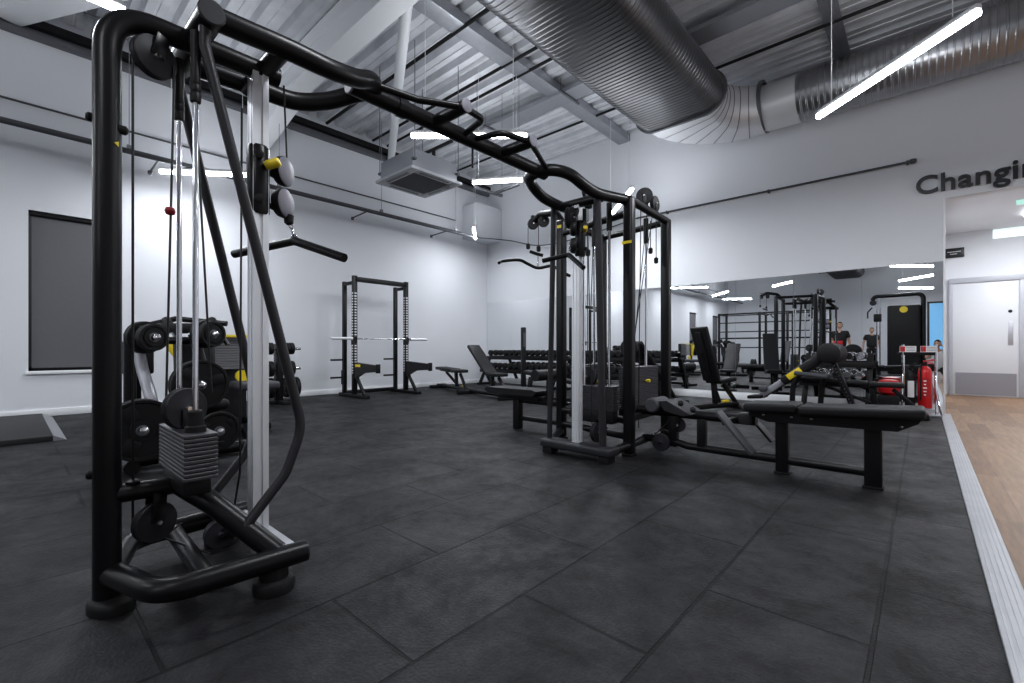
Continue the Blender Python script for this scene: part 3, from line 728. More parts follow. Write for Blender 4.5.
conduit((-8.6, 4.15, 5.3), (3.8, 4.15, 5.3), .028, 'dark conduit crossing the roof above the air conditioner', BLK2)
conduit((-8.6, 5.15, 5.3), (3.8, 5.15, 5.3), .024, 'dark conduit crossing the roof second from the mirror wall', BLK2)
conduit((-8.6, 5.5, 5.3), (3.8, 5.5, 5.3), .024, 'dark conduit crossing the roof just before the perforated tray', BLK2)
conduit((-8.6, 7.45, 5.32), (3.8, 7.45, 5.32), .022, 'dark conduit crossing the roof closest to the mirror wall', BLK2)
sp = conduit((-8.0, YR + .2, 3.6), (-8.0, 7.6, 3.6), .038, 'long grey sprinkler pipe hung along the window wall', PIPE, 1.9)
for y in (1.33, 4.6, 6.6):
    MB().cyl((0, y + 2.2, 0), (-.62, y + 2.2, -.02), .014, n=8).lathe([(.03, -.03), (.03, .02), (.01, .03)], (-.62, y + 2.2, -.03), Z_, 10).build('sprinkler_arm', PIPE, sp)
o = conduit((XL + .06, YR + .2, 4.17), (XL + .06, 7.6, 4.17), .014, 'thin dark pipe fixed high on the window wall', PIPE)
o = conduit((-4.4, YM - .07, 3.62), (-.13, YM - .07, 3.62), .017, 'thin grey pipe fixed to the wall above the mirrors', PIPE)
for x in (-1.5, .3, 2.1): MB().box((x, .03, 0), (.03, .08, .05)).build('pipe_clip', PIPE, o)
MB().lathe([(.03, 0), (.035, .02), (.035, .06), (.02, .08)], (2.12, 0, 0), X_, 12).build('end_fitting', PIPE, o)
o = thing('flexible_cable', 'thin dark cable sagging between pipes in the far corner', 'cable')
MB().tube(spline([(-8.0, 7.6, 3.6), (-7.4, 8.1, 3.52), (-6.8, 8.5, 3.38), (-5.8, 8.65, 3.42), (-4.4, YM - .07, 3.62)], 8), .013, n=8).build('hanging_cable', PIPE, o); settle(o, (-6.4, 8.5, 3.4))
# ---- pendant lamps
def lamp(p0, p1, z, label):
    p0, p1 = V((p0[0], p0[1], z)), V((p1[0], p1[1], z)); c = (p0 + p1) / 2; d = (p1 - p0); L = d.length; d.normalize(); sd = d.cross(Z_)
    o = thing('linear_pendant_lamp', label, 'lamp', 'hanging linear lamps')
    MB().bar(p0, p1, .055, .05, bev=.012).build('light_tube', LED, o)
    MB().bar(p0 + Z_ * .045, p1 + Z_ * .045, .05, .04, bev=.005).build('housing', WHITEG, o)
    for k in (.12, .88):
        q = p0.lerp(p1, k); MB().cyl(q + Z_ * .06, (q.x, q.y, ZC), .004, n=6).build('suspension_wire', WHITEG, o)
    settle(o, c)
    ld = bpy.data.lights.new('pendant_light', 'AREA'); ld.shape = 'RECTANGLE'; ld.size = .06; ld.size_y = L; ld.energy = 43 * L / 1.5; ld.color = (.93, .96, 1.)
    lo = bpy.data.objects.new('pendant_light', ld); COL.objects.link(lo); lo.parent = o
    lo.location = (0, 0, -.035); lo.rotation_euler = (0, 0, math.atan2(d.y, d.x) - PI / 2)
    ld = bpy.data.lights.new('added_uplight', 'AREA'); ld.shape = 'RECTANGLE'; ld.size = .06; ld.size_y = L; ld.energy = 14 * L / 1.5; ld.color = (.93, .96, 1.)  # added upward fill to brighten the roof deck; the housing above the tube is closed
    lo = bpy.data.objects.new('added_uplight', ld); COL.objects.link(lo); lo.parent = o
    lo.location = (0, 0, .08); lo.rotation_euler = (PI, 0, PI / 2 - math.atan2(d.y, d.x))
    return o
LP = [((-.87, 6.04), (.32, 4.97), 3.5, 'long glowing linear lamp hanging in front of the duct by the changing room sign'),
      ((-8.25, 1.48), (-7.40, 2.45), 3.5, 'glowing linear lamp seen behind the near cable tower'),
      ((-4.78, 3.40), (-3.70, 4.38), 3.6, 'glowing linear lamp behind the overhead pull-up beam'),
      ((-5.40, 5.03), (-4.72, 5.47), 3.6, 'glowing linear lamp just beyond the ceiling air conditioner'),
      ((-7.3, 6.83), (-7.95, 7.5), 3.55, 'glowing linear lamp hanging in the far corner, seen end-on'),
      ((-3.49, 6.76), (-4.65, 8.0), 3.5, 'glowing linear lamp seen through the far tower uprights'),
      ((-4.67, .62), (-4.60, -.9), 3.58, 'glowing linear lamp cut off by the top edge of the photo'),
      ((-.79, -1.6), (.24, -2.5), 3.6, 'upper of the three linear lamps mirrored beside the black shrouded machine'),
      ((-.71, -6.1), (.27, -5.0), 3.6, 'tilted middle one of three linear lamps mirrored above the shrouded machine'),
      ((-.8, -8.9), (.33, -9.9), 3.6, 'lowest of the three linear lamps mirrored above the shrouded machine'),
      ((-8.3, -2.1), (-7.0, -2.95), 3.6, 'linear lamp mirrored nearest the mirrored windows, highest of that row'),
      ((-8.0, -6.6), (-6.8, -5.1), 3.6, 'tilted linear lamp mirrored above the window wall'),
      ((-8.1, -8.5), (-6.9, -9.4), 3.6, 'small level linear lamp mirrored near the far mirrored corner'),
      ((-4.8, -4.5), (-3.9, -3.5), 3.6, 'linear lamp mirrored just before the mirrored cable tower'),
      ((-1.3, 1.2), (-.2, 2.2), 3.6, 'added unseen linear lamp overhead between the near tower and the wooden walkway')]  # last entry is an extra lamp out of view, added to even the lighting
for a in LP: lamp(*a)
# corridor lights
o = thing('ceiling_light', 'small white panel light on the corridor ceiling', 'lamp')
MB().box((0, 0, 0), (.30, 1.2, .03), None, .006).build('diffuser', mat('corridor led', (.9, .9, .95), .4, emit=(.95, .98, 1.), estr=7), o); place(o, (1.42, 11.0, 3.18))
ld = bpy.data.lights.new('corridor_area', 'AREA'); ld.size = .6; ld.energy = 80; ld.color = (.94, .97, 1.); lo = bpy.data.objects.new('corridor_area', ld); COL.objects.link(lo); lo.location = (1.7, 10.8, 3.15)
ld = bpy.data.lights.new('corridor_area', 'AREA'); ld.size = .6; ld.energy = 60; ld.color = (.94, .97, 1.); lo = bpy.data.objects.new('corridor_area', ld); COL.objects.link(lo); lo.location = (2.9, 6.0, 3.4)
o = thing('exit_sign', 'pale green lit exit sign hanging from the corridor ceiling', 'sign')
c = atY(1034, 197, 10.4)
MB().box((0, 0, 0), (.36, .03, .17), None, .006).build('lit_face', mat('exit sign face', (.5, .85, .75), .4, emit=(.55, .95, .85), estr=.55), o)
MB().bx(-.18, .18, -.025, .025, .085, .11).build('housing', WHITEG, o)
for s in (-.14, .14): MB().cyl((s, 0, .1), (s, 0, 3.2 - c.z), .004, n=6).build('hanger', WIRE, o)
MB().prism([(-.02, -.03), (.06, -.03), (.06, -.055), (.12, -.0), (.06, .055), (.06, .03), (-.02, .03)], (0, -.017, 0), X_, Z_, .004).build('arrow', mat('exit green', (.05, .45, .3), .5), o)
place(o, c)
o = thing('door_sign', 'small black rectangular sign on the corridor wall above the door', 'sign')
c = atY(954, 253, 12.58); MB().box((0, 0, 0), (.29, .012, .19), None, .003).build('plate', SIGNK, o)
tx = MB()
random.seed(3)
for r, (x0, x1) in enumerate(((-.09, .09), (-.05, .05))):
    x = x0
    while x < x1:
        w = random.uniform(.006, .012); tx.box((x, -.0065, .022 - r * .044), (w, .002, .018)); x += w + .005
tx.build('lettering', FLAB, o); place(o, c)
o = thing('corridor_wall_light', 'bright rectangular glow panel on the corridor end wall under the ceiling', 'lamp')
MB().box((0, 0, 0), (.52, .02, .17), None, .004).build('diffuser', mat('glow panel', (.85, .92, .92), .4, emit=(.90, 1., .98), estr=.55), o); place(o, atY(1013, 232, 12.585))
# big wall lettering
fc = bpy.data.curves.new('lettering', 'FONT'); fc.body = 'Changing'; fc.size = .352; fc.extrude = .018; fc.offset = .005; fc.space_character = 1.04; fc.bevel_depth = .001
fo = bpy.data.objects.new('wall_lettering', fc); COL.objects.link(fo)
fo.rotation_euler = (PI / 2, 0, 0); fo.location = (-.085, YM - .03, 3.135); fo.scale = (1.0, 1, 1)
fo.data.materials.append(TXT)
bpy.context.view_layer.update(); me_ = bpy.data.meshes.new_from_object(fo); mw_ = fo.matrix_world.copy(); bpy.data.objects.remove(fo)
fo = bpy.data.objects.new('wall_lettering', me_); COL.objects.link(fo); fo.matrix_world = mw_
tag(fo, 'large black raised letters reading Changing on the wall above the corridor opening', 'sign')
# ================================================================ FREE-STANDING EQUIPMENT
# ---- half rack with barbell
H = thing('half_rack', 'tall black half rack with spotter arms in front of the window wall', 'squat rack')
FXp, RXp, YA, YB2 = -7.98, -8.36, 4.39, 5.54
HOLES = mat('white hole strip', (.70, .71, .73), .5)
for y in (YA, YB2):
    u = MB().bx(FXp - .04, FXp + .04, y - .04, y + .04, .05, 2.30, .006).build('upright', BLK, H)
    st = MB().bx(FXp + .0405, FXp + .042, y - .022, y + .022, .45, 1.98).bx(FXp - .022, FXp + .022, y - .042, y - .0405, .45, 1.98); st.build('hole_strip', HOLES, u)
    hs = MB()
    for k in range(29): hs.bx(FXp + .0415, FXp + .043, y - .024, y + .024, .47 + k * .052, .492 + k * .052).bx(FXp - .024, FXp + .024, y - .0432, y - .0415, .47 + k * .052, .492 + k * .052)
    hs.build('hole_pattern', BLK2, u)
    MB().bx(RXp - .035, RXp + .035, y - .035, y + .035, .05, 2.22, .006).build('upright', BLK, H)
    MB().bx(RXp, FXp, y - .03, y + .03, 2.14, 2.20, .005).build('crossbar', BLK, H)
    f = MB().bx(RXp - .15, -7.50, y - .045, y + .045, 0, .06, .01); f.build('base_foot', BLK2, H)
    MB().bar((-7.62, y, .06), (FXp + .03, y, .46), .05, .05).build('diagonal_brace', BLK, H)
    a = MB().prism([(0, .10), (.74, .06), (.78, .06), (.78, -.06), (.72, -.06), (.30, -.09), (.02, -.20), (0, -.20)], (FXp + .05, y, .56), X_, Z_, .06).build('spotter_arm', BLK, H)
    MB().bx(FXp + .80, FXp + .835, y - .04, y + .04, .48, .64, .006).build('arm_end_stop', BLK2, a)
    MB().box((FXp + .18, y - .035, .60), (.18, .006, .05), None, .003).build('label_plate', YEL if y == YA else BLK2, a)
    for z in (.36, .70): MB().cyl((RXp, y - .02, z), (RXp, y - .28, z), .018, n=10).build('storage_peg', BLK2, H)
    MB().prism([(0, .10), (.03, .10), (.03, .03), (.11, .03), (.11, .09), (.135, .09), (.135, -.03), (0, -.06)], (FXp + .03, y - .06, 1.05), X_, Z_, .05).build('bar_hook', BLK2, H)
MB().bx(FXp - .04, FXp + .04, YA, YB2, 2.19, 2.28, .006).build('crossbar', BLK, H)
MB().bx(RXp - .04, RXp + .04, YA, YB2, .03, .10, .006).build('crossbar', BLK, H)
MB().bx(RXp - .05, RXp + .05, YA - .05, YA - .02, .22, .50, .01).build('storage_bracket', BLK2, H)
settle(H, ((FXp + RXp) / 2, (YA + YB2) / 2, 0))
B = thing('barbell', 'silver barbell resting on the hooks of the half rack', 'barbell')
bx_, bz = FXp + .10, 1.108
MB().cyl((bx_, YA - .10, bz), (bx_, YB2 + .04, bz), .0145, n=12).build('shaft', CHR, B)
for s, y in ((-1, YA - .10), (1, YB2 + .04)):
    MB().cyl((bx_, y, bz), (bx_, y + s * .42, bz), .025, n=14).build('sleeve', ALU, B); MB().cyl((bx_, y, bz), (bx_, y + s * .03, bz), .035, n=14).build('collar', ALU, B)
settle(B, (bx_, (YA + YB2) / 2, bz))

# ---- dumbbells
def dumbbell_mesh(root, r, L, hm, gm=CHR, hexa=False):
    for s in (-1, 1):
        MB().lathe([(r * .75, s * (L * .5 - .10)), (r, s * (L * .5 - .085)), (r, s * (L * .5 - .012)), (r * .86, s * L * .5), (r * .3, s * L * .5)], (0, 0, 0), X_, 6 if hexa else 16).build('head', hm, root)
    MB().lathe([(.014, -L * .5 + .09), (.017, 0), (.014, L * .5 - .09)], (0, 0, 0), X_, 10).build('handle', gm, root)
    return root
def db_rack(x0, x1, y, tiers, name_label, n, mk, grp, labels, m=BLK):
    r = thing('dumbbell_rack', name_label, 'dumbbell rack')
    for x in (x0 + .06, x1 - .06):
        MB().bar((x, y - .28, .05), (x, y + .16, tiers[0] + .08), .07, .05, up=Y_).build('upright', m, r)
        MB().bx(x - .04, x + .04, y - .36, y + .26, 0, .05, .008).build('base_foot', m, r)
    for z, dy in zip(tiers, (.10, -.12)):
        b = MB()
        for o_ in (-.085, .085): b.bar((x0, y + dy + o_, z - .065 + o_ * .25), (x1, y + dy + o_, z - .065 + o_ * .25), .05, .035)
        sh = b.bar((x0, y + dy - .12, z - .08), (x1, y + dy - .12, z - .08), .012, .085).build('shelf', m, r)
    settle(r, ((x0 + x1) / 2, y, 0))
    for t, (z, dy) in enumerate(zip(tiers, (.10, -.12))):
        for k in range(n):
            x = x0 + .17 + (x1 - x0 - .34) * k / (n - 1)
            dup(mk, (x, y + dy, z + .050), PI / 2, labels[t], grp[t])
    return r
proto = dumbbell_mesh(thing('dumbbell', 'proto', 'dumbbell'), .068, .30, RUB, BLK2)
db_rack(-8.45, -6.05, 8.36, (.76, .44), 'long black two-tier dumbbell rack in the far corner by the mirror', 13, proto,
        ('dumbbells on the upper tier of the corner rack', 'dumbbells on the lower tier of the corner rack'),
        ('black round dumbbell on the upper tier of the long corner rack', 'black round dumbbell on the lower tier of the long corner rack'))
db_rack(-5.92, -3.60, 8.36, (.76, .44), 'long black two-tier dumbbell rack behind the far cable tower', 13, proto,
        ('dumbbells on the upper tier behind the cable tower', 'dumbbells on the lower tier behind the cable tower'),
        ('black round dumbbell on the upper tier of the rack behind the far tower', 'black round dumbbell on the lower tier of the rack behind the far tower'))
for o in list(proto.children): bpy.data.objects.remove(o)
bpy.data.objects.remove(proto)
proto = dumbbell_mesh(thing('dumbbell', 'proto', 'dumbbell'), .058, .25, CHR, CHR)
db_rack(-1.42, -.52, 8.46, (.76, .48), 'short black rack of chrome dumbbells by the mirror end', 5, proto,
        ('chrome dumbbells on the upper tier', 'chrome dumbbells on the lower tier'),
        ('shiny chrome dumbbell on the upper tier of the short rack', 'shiny chrome dumbbell on the lower tier of the short rack'), BLK2)
for o in list(proto.children): bpy.data.objects.remove(o)
bpy.data.objects.remove(proto)
o = thing('exercise_block', 'low red and black padded block beside the black fire extinguisher', 'gym accessory')
MB().bx(-.12, .12, -.13, .13, 0, .26, .02).build('body', TROU, o)
MB().bx(-.122, .122, -.132, .132, .06, .085, .004).build('band', RED, o)
MB().lathe([(.08, .26), (.12, .30), (.125, .42), (.11, .47), (.05, .485)], (0, 0, 0), Z_, 24).build('cushion', RED, o)
place(o, (-.365, 8.40, 0))

# ---- adjustable benches
def bench(label, loc, rz, back=0., seat=0., pad=PAD, grp='adjustable benches', fw=1.):
    """length along local x; backrest hinged at x=-.15 going to -x, raised by `back` radians"""
    r = thing('adjustable_bench', label, 'weight bench', grp)
    sb = MB().box((.14, 0, 0), (.36, .28, .065), None, .02, 3); o = sb.build('seat', pad, r); o.location = (0, 0, .435); o.rotation_euler = (0, -seat, 0)
    bb = MB().box((-.42, 0, 0), (.84, .28, .065), None, .02, 3).box((-.42, 0, -.045), (.70, .10, .03), None, .005)
    o = bb.build('backrest', pad, r); o.location = (-.06, 0, .445); o.rotation_euler = (0, back, 0)
    q = V((-.06, 0, .42)) + Ry(back) @ V((-.5, 0, -.05))
    MB().bar((.1, 0, .12), q, .05, .04).build('backrest_strut', BLK2, r)
    MB().tube([(-.80, 0, .07), (.52, 0, .07)], .04, n=10).build('base_beam', BLK, r)
    MB().bar((.02, 0, .09), (-.02, 0, .41), .07, .06).build('post', BLK, r)
    MB().bar((.48, 0, .09), (.2, 0, .38), .05, .05).build('front_strut', BLK, r)
    for x, w in ((.52, .22), (-.82, .30)):
        b = MB().bx(x - .04, x + .04, -w * fw, w * fw, .0, .075, .012); b.build('foot_bar', BLK2, r)
    MB().cyl((-.86, -.1, .05), (-.86, .1, .05), .05, n=14).build('wheel', RUB, r)
    MB().box((.30, .045, .12), (.13, .05, .035), None, .008).build('label_plate', YEL, r)
    return place(r, loc, rz)
bench('flat black bench standing against the window wall, beside the half rack', (-7.55, 6.55, 0), math.radians(-17), 0.02)
bench('black bench with its backrest raised at forty-five degrees, in front of the corner dumbbells', (-6.02, 6.12, 0), math.radians(-12), .68)
bench('black bench set upright with its back to the camera, before the mirror', (-2.30, 7.05, 0), math.radians(70), 1.22, .1)
bench('black inclined bench half hidden behind the far cable tower', (-3.15, 7.0, 0), math.radians(82), .75)
bench('flat black bench in front of the chrome dumbbells', (-.50, 7.93, 0), math.radians(2), .04, fw=.5)
bench('grey-backed incline bench seen in the mirror', (-2.6, -1.9, 0), math.radians(110), 1.05, .1, PADG)
bench('grey-backed upright bench seen in the mirror beside the rig', (-3.9, -2.0, 0), math.radians(95), 1.1, .1, PADG)
# low roller bench by the far tower
r = thing('decline_bench', 'black decline bench with a fat leg roller, behind the pulldown seat', 'weight bench')
MB().box((0, 0, .42), (1.0, .28, .07), Ry(.18), .02, 3).build('pad', PAD, r)
MB().lathe([(.08, -.22), (.10, -.20), (.10, .20), (.08, .22)], (.5, 0, .47), Y_, 20).build('roller_pad', PAD, r)
MB().bar((.48, 0, 0.06), (.42, 0, .40), .07, .06).build('post', BLK, r); MB().bar((-.45, 0, .06), (-.40, 0, .42), .07, .06).build('post', BLK, r)
MB().bar((-.5, 0, .05), (.55, 0, .05), .07, .06).build('base_beam', BLK, r)
for x in (-.5, .55): MB().bx(x - .04, x + .04, -.25, .25, 0, .06, .01).build('foot_bar', BLK2, r)
place(r, (-4.75, 6.3, 0), .3)
# slim upright post
r = thing('storage_post', 'slim black upright post standing among the benches at the far end', 'post')
MB().bx(-.05, .05, -.04, .04, .03, 1.36, .008).build('post', BLK2, r); MB().bx(-.25, .25, -.2, .2, 0, .035, .008).build('base', BLK2, r)
MB().bx(.0505, .052, -.03, .03, .95, 1.25).build('label_strip', PADG, r)
place(r, (-6.2, 7.22, 0), -.4)

# ---- ab bench with fat roller and yellow plate (in front of the mirror)
r = thing('abdominal_bench', 'steep black abdominal bench with a fat foam roller and yellow plate', 'abdominal bench')
p0, p1 = V((-.66, 0, .22)), V((.16, 0, .84)); d = (p1 - p0).normalized(); nn = d.cross(Y_).normalized() * -1
MB().bar(p0, p0.lerp(p1, .42), .15, .09, up=nn, bev=.02).build('lower_beam', mat('pale grey steel', (.30, .30, .33), .4), r)
MB().bar(p0 + nn * .046, p0.lerp(p1, .40) + nn * .046, .03, .012, up=nn).build('slot', BLK2, r)
MB().bar(p0.lerp(p1, .36), p0.lerp(p1, .94), .26, .12, up=nn, bev=.03).build('back_pad', PAD, r)
MB().bar(p0.lerp(p1, .46) - Y_ * .133, p0.lerp(p1, .66) - Y_ * .133, .012, .085, up=nn, bev=.006).build('label_plate', YEL, r)
MB().lathe([(.10, -.24), (.135, -.22), (.135, .22), (.10, .24)], p1 + V((.06, 0, .02)), Y_, 28).build('roller_pad', PAD, r)
MB().lathe([(.135, .0), (.137, .01), (.137, .05), (.135, .06)], p1 + V((.06, .14, .02)), Y_, 28).build('roller_band', PADG, r)
MB().box((-.0, -.02, .56), (.40, .30, .06), Ry(.10), .02, 3).build('seat', PADG, r)
MB().tube([(-.16, -.1, .54), (-.22, -.1, .40), (-.24, -.1, .02)], .035, .1, 12).build('front_leg', BLK, r)
MB().tube([(.12, .1, .54), (.08, .1, .40), (.06, .1, .02)], .035, .1, 12).build('front_leg', BLK, r)
MB().bar((.22, 0, .78), (.50, 0, .03), .09, .06).build('rear_leg', BLK, r)
st = MB()
for k in range(16): st.cyl(V((.22, -.046, .78)).lerp(V((.50, -.046, .03)), (k + 1) / 17), V((.22, -.05, .78)).lerp(V((.50, -.05, .03)), (k + 1) / 17), .010, n=8)
st.build('hole_pattern', CHR, r)
MB().bx(-.34, .58, -.05, .05, 0, .045, .01).build('base_beam', BLK, r)
MB().bx(.5, .58, -.26, .26, 0, .05, .01).build('foot_bar', BLK2, r)
MB().box((-.72, 0, .20), (.20, .30, .05), Ry(-.1), .012).build('foot_plate', BLK2, r)
MB().lathe([(.02, -.2), (.045, -.19), (.045, .19), (.02, .2)], (-.60, 0, .33), Y_, 14).build('foot_roller', PADG, r)
place(r, (-1.14, 7.55, 0), math.radians(-4))

# ---- fire extinguishers on a silver stand
r = thing('extinguisher_stand', 'silver floor stand with a curved tube frame at the mirror end', 'stand')
MB().bx(-.25, .18, -.13, .15, 0, .03, .01).build('base', ALUD, r); MB().bx(-.225, .10, -.12, .06, .085, .10, .004).build('shelf', ALUD, r)
MB().tube([(.115, -.10, .02), (.115, .10, .55), (.115, .10, .98)], .014, .1, 10).build('post', CHR, r)
MB().tube([(-.235, -.10, .02), (-.235, .10, .55), (-.235, .10, .98)], .014, .1, 10).build('post', CHR, r)
MB().tube([(.17, -.12, .03), (.14, -.11, .18), (.115, .0, .34)], .016, .1, 10).build('front_tube', CHR, r)
MB().bar((-.30, .10, .85), (.12, .10, .85), .02, .045).build('header_plate', BLK2, r)
ST = V((.02, 8.50, 0)); place(r, ST)
def extinguisher(label, loc, m, rad, h):
    r = thing('fire_extinguisher', label, 'fire extinguisher', 'fire extinguishers')
    MB().lathe([(rad * .9, 0), (rad, .015), (rad, h - .07), (rad * .85, h - .03), (rad * .4, h), (rad * .34, h + .02)], (0, 0, 0), Z_, 28).build('cylinder', m, r)
    MB().lathe([(.022, h + .015), (.026, h + .03), (.026, h + .06), (.015, h + .07)], (0, 0, 0), Z_, 14).build('valve', BLK2, r)
    MB().bar((-.02, 0, h + .075), (.10, -.02, h + .10), .022, .012).bar((-.02, 0, h + .055), (.09, -.02, h + .05), .022, .01).build('handle', BLK2 if m is not RED else RED, r)
    MB().tube([(-.03, 0, h + .045), (-rad * .6, -rad * .9, h - .02), (-rad * .6, -rad * .95, h * .4), (-rad * .6, -rad * .95, h * .2)], .010, .05, 8).build('hose', RUB, r)
    lb = MB(); n = 14; vs = []; fs = []
    for i in range(n + 1):
        a = -PI / 2 - .9 + 1.8 * i / n
        vs += [(rad * 1.006 * math.cos(a), rad * 1.006 * math.sin(a), h * .28), (rad * 1.006 * math.cos(a), rad * 1.006 * math.sin(a), h * .74)]
        if i: fs.append((2 * i - 2, 2 * i, 2 * i + 1, 2 * i - 1))
    lb.add(vs, fs).build('label', FLAB if m is not RED else mat('dark red label', (.42, .010, .014), .4), r)
    tx = MB()
    if m is RED:
        for k in range(5): tx.box((0, -rad * 1.0, h * (.33 + k * .085)), (rad * (.3 + .12 * (k % 3)), .006, .016))
        tx.build('lettering', FLAB, r)
    return place(r, loc)
extinguisher('red fire extinguisher standing on the silver stand by the mirror end', ST + V((.0, -.02, .103)), RED, .075, .56)
extinguisher('black fire extinguisher with a white label beside the red one', ST + V((-.155, -.02, .103)), BLK2, .058, .50)
for k, x in enumerate((-.34, -.12)):
    o = thing('safety_sign', ['white and red instruction sign above the extinguishers, the one further from the post', 'white and red instruction sign above the extinguishers, the one beside the silver post'][k], 'sign', 'extinguisher signs')
    MB().bx(-.088, .088, -.002, .002, -.043, .043).build('plate', FLAB, o)
    MB().bx(-.084, -.030, -.0032, -.002, -.037, .037).build('symbol', RED, o)
    ex = MB().bx(-.075, -.06, -.004, -.003, -.03, .012).bx(-.07, -.048, -.004, -.003, .016, .024)
    for q in range(3): ex.bx(-.02, .08, -.004, -.003, .022 - q * .024, .028 - q * .024)
    ex.build('print', GALVD, o)
    place(o, ST + V((x + .16, .07, .915)))

# ---- plate-loaded machines, weight plates and tree behind the near tower
def plate(loc, ax, r, label, th=.04, grp='weight plates on the plate-loaded machine', tilt=0.):
    o = thing('weight_plate', label, 'weight plate', grp)
    h = th / 2
    MB().lathe([(.026, -h), (.07, -h), (.075, -h + .006), (.08, -h * .5), (r - .03, -h * .5), (r - .022, -h), (r - .004, -h), (r, -h + .005), (r, h - .005), (r - .004, h), (r - .022, h), (r - .03, h * .5), (.08, h * .5), (.075, h), (.026, h)], (0, 0, 0), X_, 36, True).build('disc', RUB, o)
    b = MB().lathe([(.045, -h * .7), (.088, -h * .7), (.088, h * .7), (.045, h * .7)], (0, 0, 0), X_, 24, True)
    for k in range(3):
        a = 2 * PI * k / 3 + tilt
        for s in (-1, 1):
            b.bar(V((s * h * .62, math.cos(a) * .08, math.sin(a) * .08)), V((s * h * .62, math.cos(a) * (r - .03), math.sin(a) * (r - .03))), .09 if r > .2 else .06, h * .5, up=X_)
    b.build('web_pattern', BLK2, o)
    MB().lathe([(.027, -h - .002), (.04, -h - .002), (.04, h + .002), (.027, h + .002)], (0, 0, 0), X_, 20, True).build('hub_ring', GALVD, o)
    ang = math.atan2(ax[1], ax[0]); return place(o, loc, ang)
Mx = thing('plate_loaded_machine', 'black plate-loaded lever machine behind the near cable tower', 'strength machine')
def Q(name, mb, m=BLK, par=None): return mb.build(name, m, par or Mx)
Q('base_frame', MB().tube([(-5.5, .55, .06), (-4.25, .60, .06)], .05, n=12)); Q('base_frame', MB().tube([(-5.5, 1.75, .06), (-4.25, 1.45, .06)], .05, n=12))
Q('base_frame', MB().tube([(-5.45, .55, .06), (-5.45, 1.75, .06)], .05, n=12)); Q('base_frame', MB().tube([(-4.5, .59, .06), (-4.5, 1.5, .06)], .05, n=12))
SILV = mat('silver grey frame paint', (.33, .33, .36), .35, .3)
Q('lever_arm', MB().tube([(-4.95, .80, .10), (-4.82, .82, .45), (-5.02, .78, .74), (-5.13, .755, 1.0)], .045, .18, 12), SILV)
Q('lever_arm', MB().tube([(-5.0, 1.32, .10), (-4.92, 1.30, .45), (-5.08, 1.24, .74), (-5.10, 1.17, 1.06)], .045, .18, 12), BLK)
for a, b in (((-5.40, 1.02, 1.19), (-5.26, 1.10, .96)), ((-5.10, 1.32, 1.19), (-4.98, 1.42, .96))):
    a, b = V(a), V(b); Q('handle', MB().cyl(a, b, .022, n=10), CHR)
    Q('rubber_grip', MB().lathe([(.030, -.02), (.040, -.01), (.040, .09), (.026, .11)], a.lerp(b, .28), a - b, 14), RUB)
Q('crossbar', MB().bar((-5.46, .96, 1.12), (-5.17, 1.25, 1.12), .09, .10, bev=.02), BLK2)
Q('crossbar', MB().tube([(-5.17, .72, 1.0), (-5.15, 1.4, 1.0)], .035, n=12), BLK)
Q('back_pad', MB().box((-5.38, 1.25, .66), (.14, .34, .70), Ry(-.12), .04, 3), PAD)
Q('seat', MB().box((-5.05, 1.25, .40), (.40, .32, .10), None, .04, 3), PAD); Q('post', MB().bx(-5.10, -5.0, 1.2, 1.3, .08, .36, .01))
PEGS = [((-4.36, .655, .33), X_, .18), ((-4.36, 1.14, .26), X_, .18), ((-4.82, 1.12, .61), X_, .22), ((-5.10, .75, 1.02), V((.95, .3, 0)), .30), ((-5.06, 1.2, 1.06), V((.93, .36, 0)), .22)]
for q, ax, L in PEGS:
    q = V(q); Q('plate_peg', MB().cyl(q - ax * .12, q + ax * L, .022, n=14), CHR)
    Q('peg_cap', MB().lathe([(.02, 0), (.03, .004), (.03, .012), (.01, .02)], q + ax * L, ax, 16), CHR)
Q('upright', MB().tube([(-4.45, .655, .06), (-4.45, .655, .38)], .04, n=12)); Q('upright', MB().tube([(-4.47, 1.14, .06), (-4.47, 1.14, .30)], .04, n=12))
Q('upright', MB().tube([(-4.93, 1.12, .06), (-4.93, 1.12, .66)], .045, n=12)); Q('upright', MB().tube([(-5.2, .72, .08), (-5.2, .72, 1.06)], .045, n=12))
settle(Mx, (-4.9, 1.1, 0))
plate((-4.23, .655, .33), (1, -.05), .225, 'large black weight plate low on the machine, nearest the thick near column', .05)
plate((-4.30, .655, .33), (1, -.05), .225, 'large black weight plate tucked behind the lowest front one', .05)
plate((-4.23, 1.14, .26), (1, .05), .155, 'smaller black weight plate near the floor behind the grey weight stack', .045, tilt=.6)
plate((-4.66, 1.12, .61), (1, .0), .215, 'large black weight plate just above the pulley over the weight stack', .05, tilt=.3)
plate((-4.73, 1.12, .61), (1, .0), .215, 'large black weight plate hidden behind the one above the stack pulley', .05)
plate(V((-5.10, .75, 1.02)) + V((.95, .3, 0)) * .24, (.95, .3), .115, 'small black weight plate topmost on the lever arm', .07)
plate(V((-5.10, .75, 1.02)) + V((.95, .3, 0)) * .12, (.95, .3), .140, 'larger black weight plate behind the topmost small one', .06)
plate(V((-5.06, 1.2, 1.06)) + V((.93, .36, 0)) * .10, (.93, .36), .13, 'black weight plate hanging between the two chrome guide rods', .07)
plate(V((-5.06, 1.2, 1.06)) + V((.93, .36, 0)) * .18, (.93, .36), .12, 'black weight plate beside the yellow frame of the grey stack machine', .06)
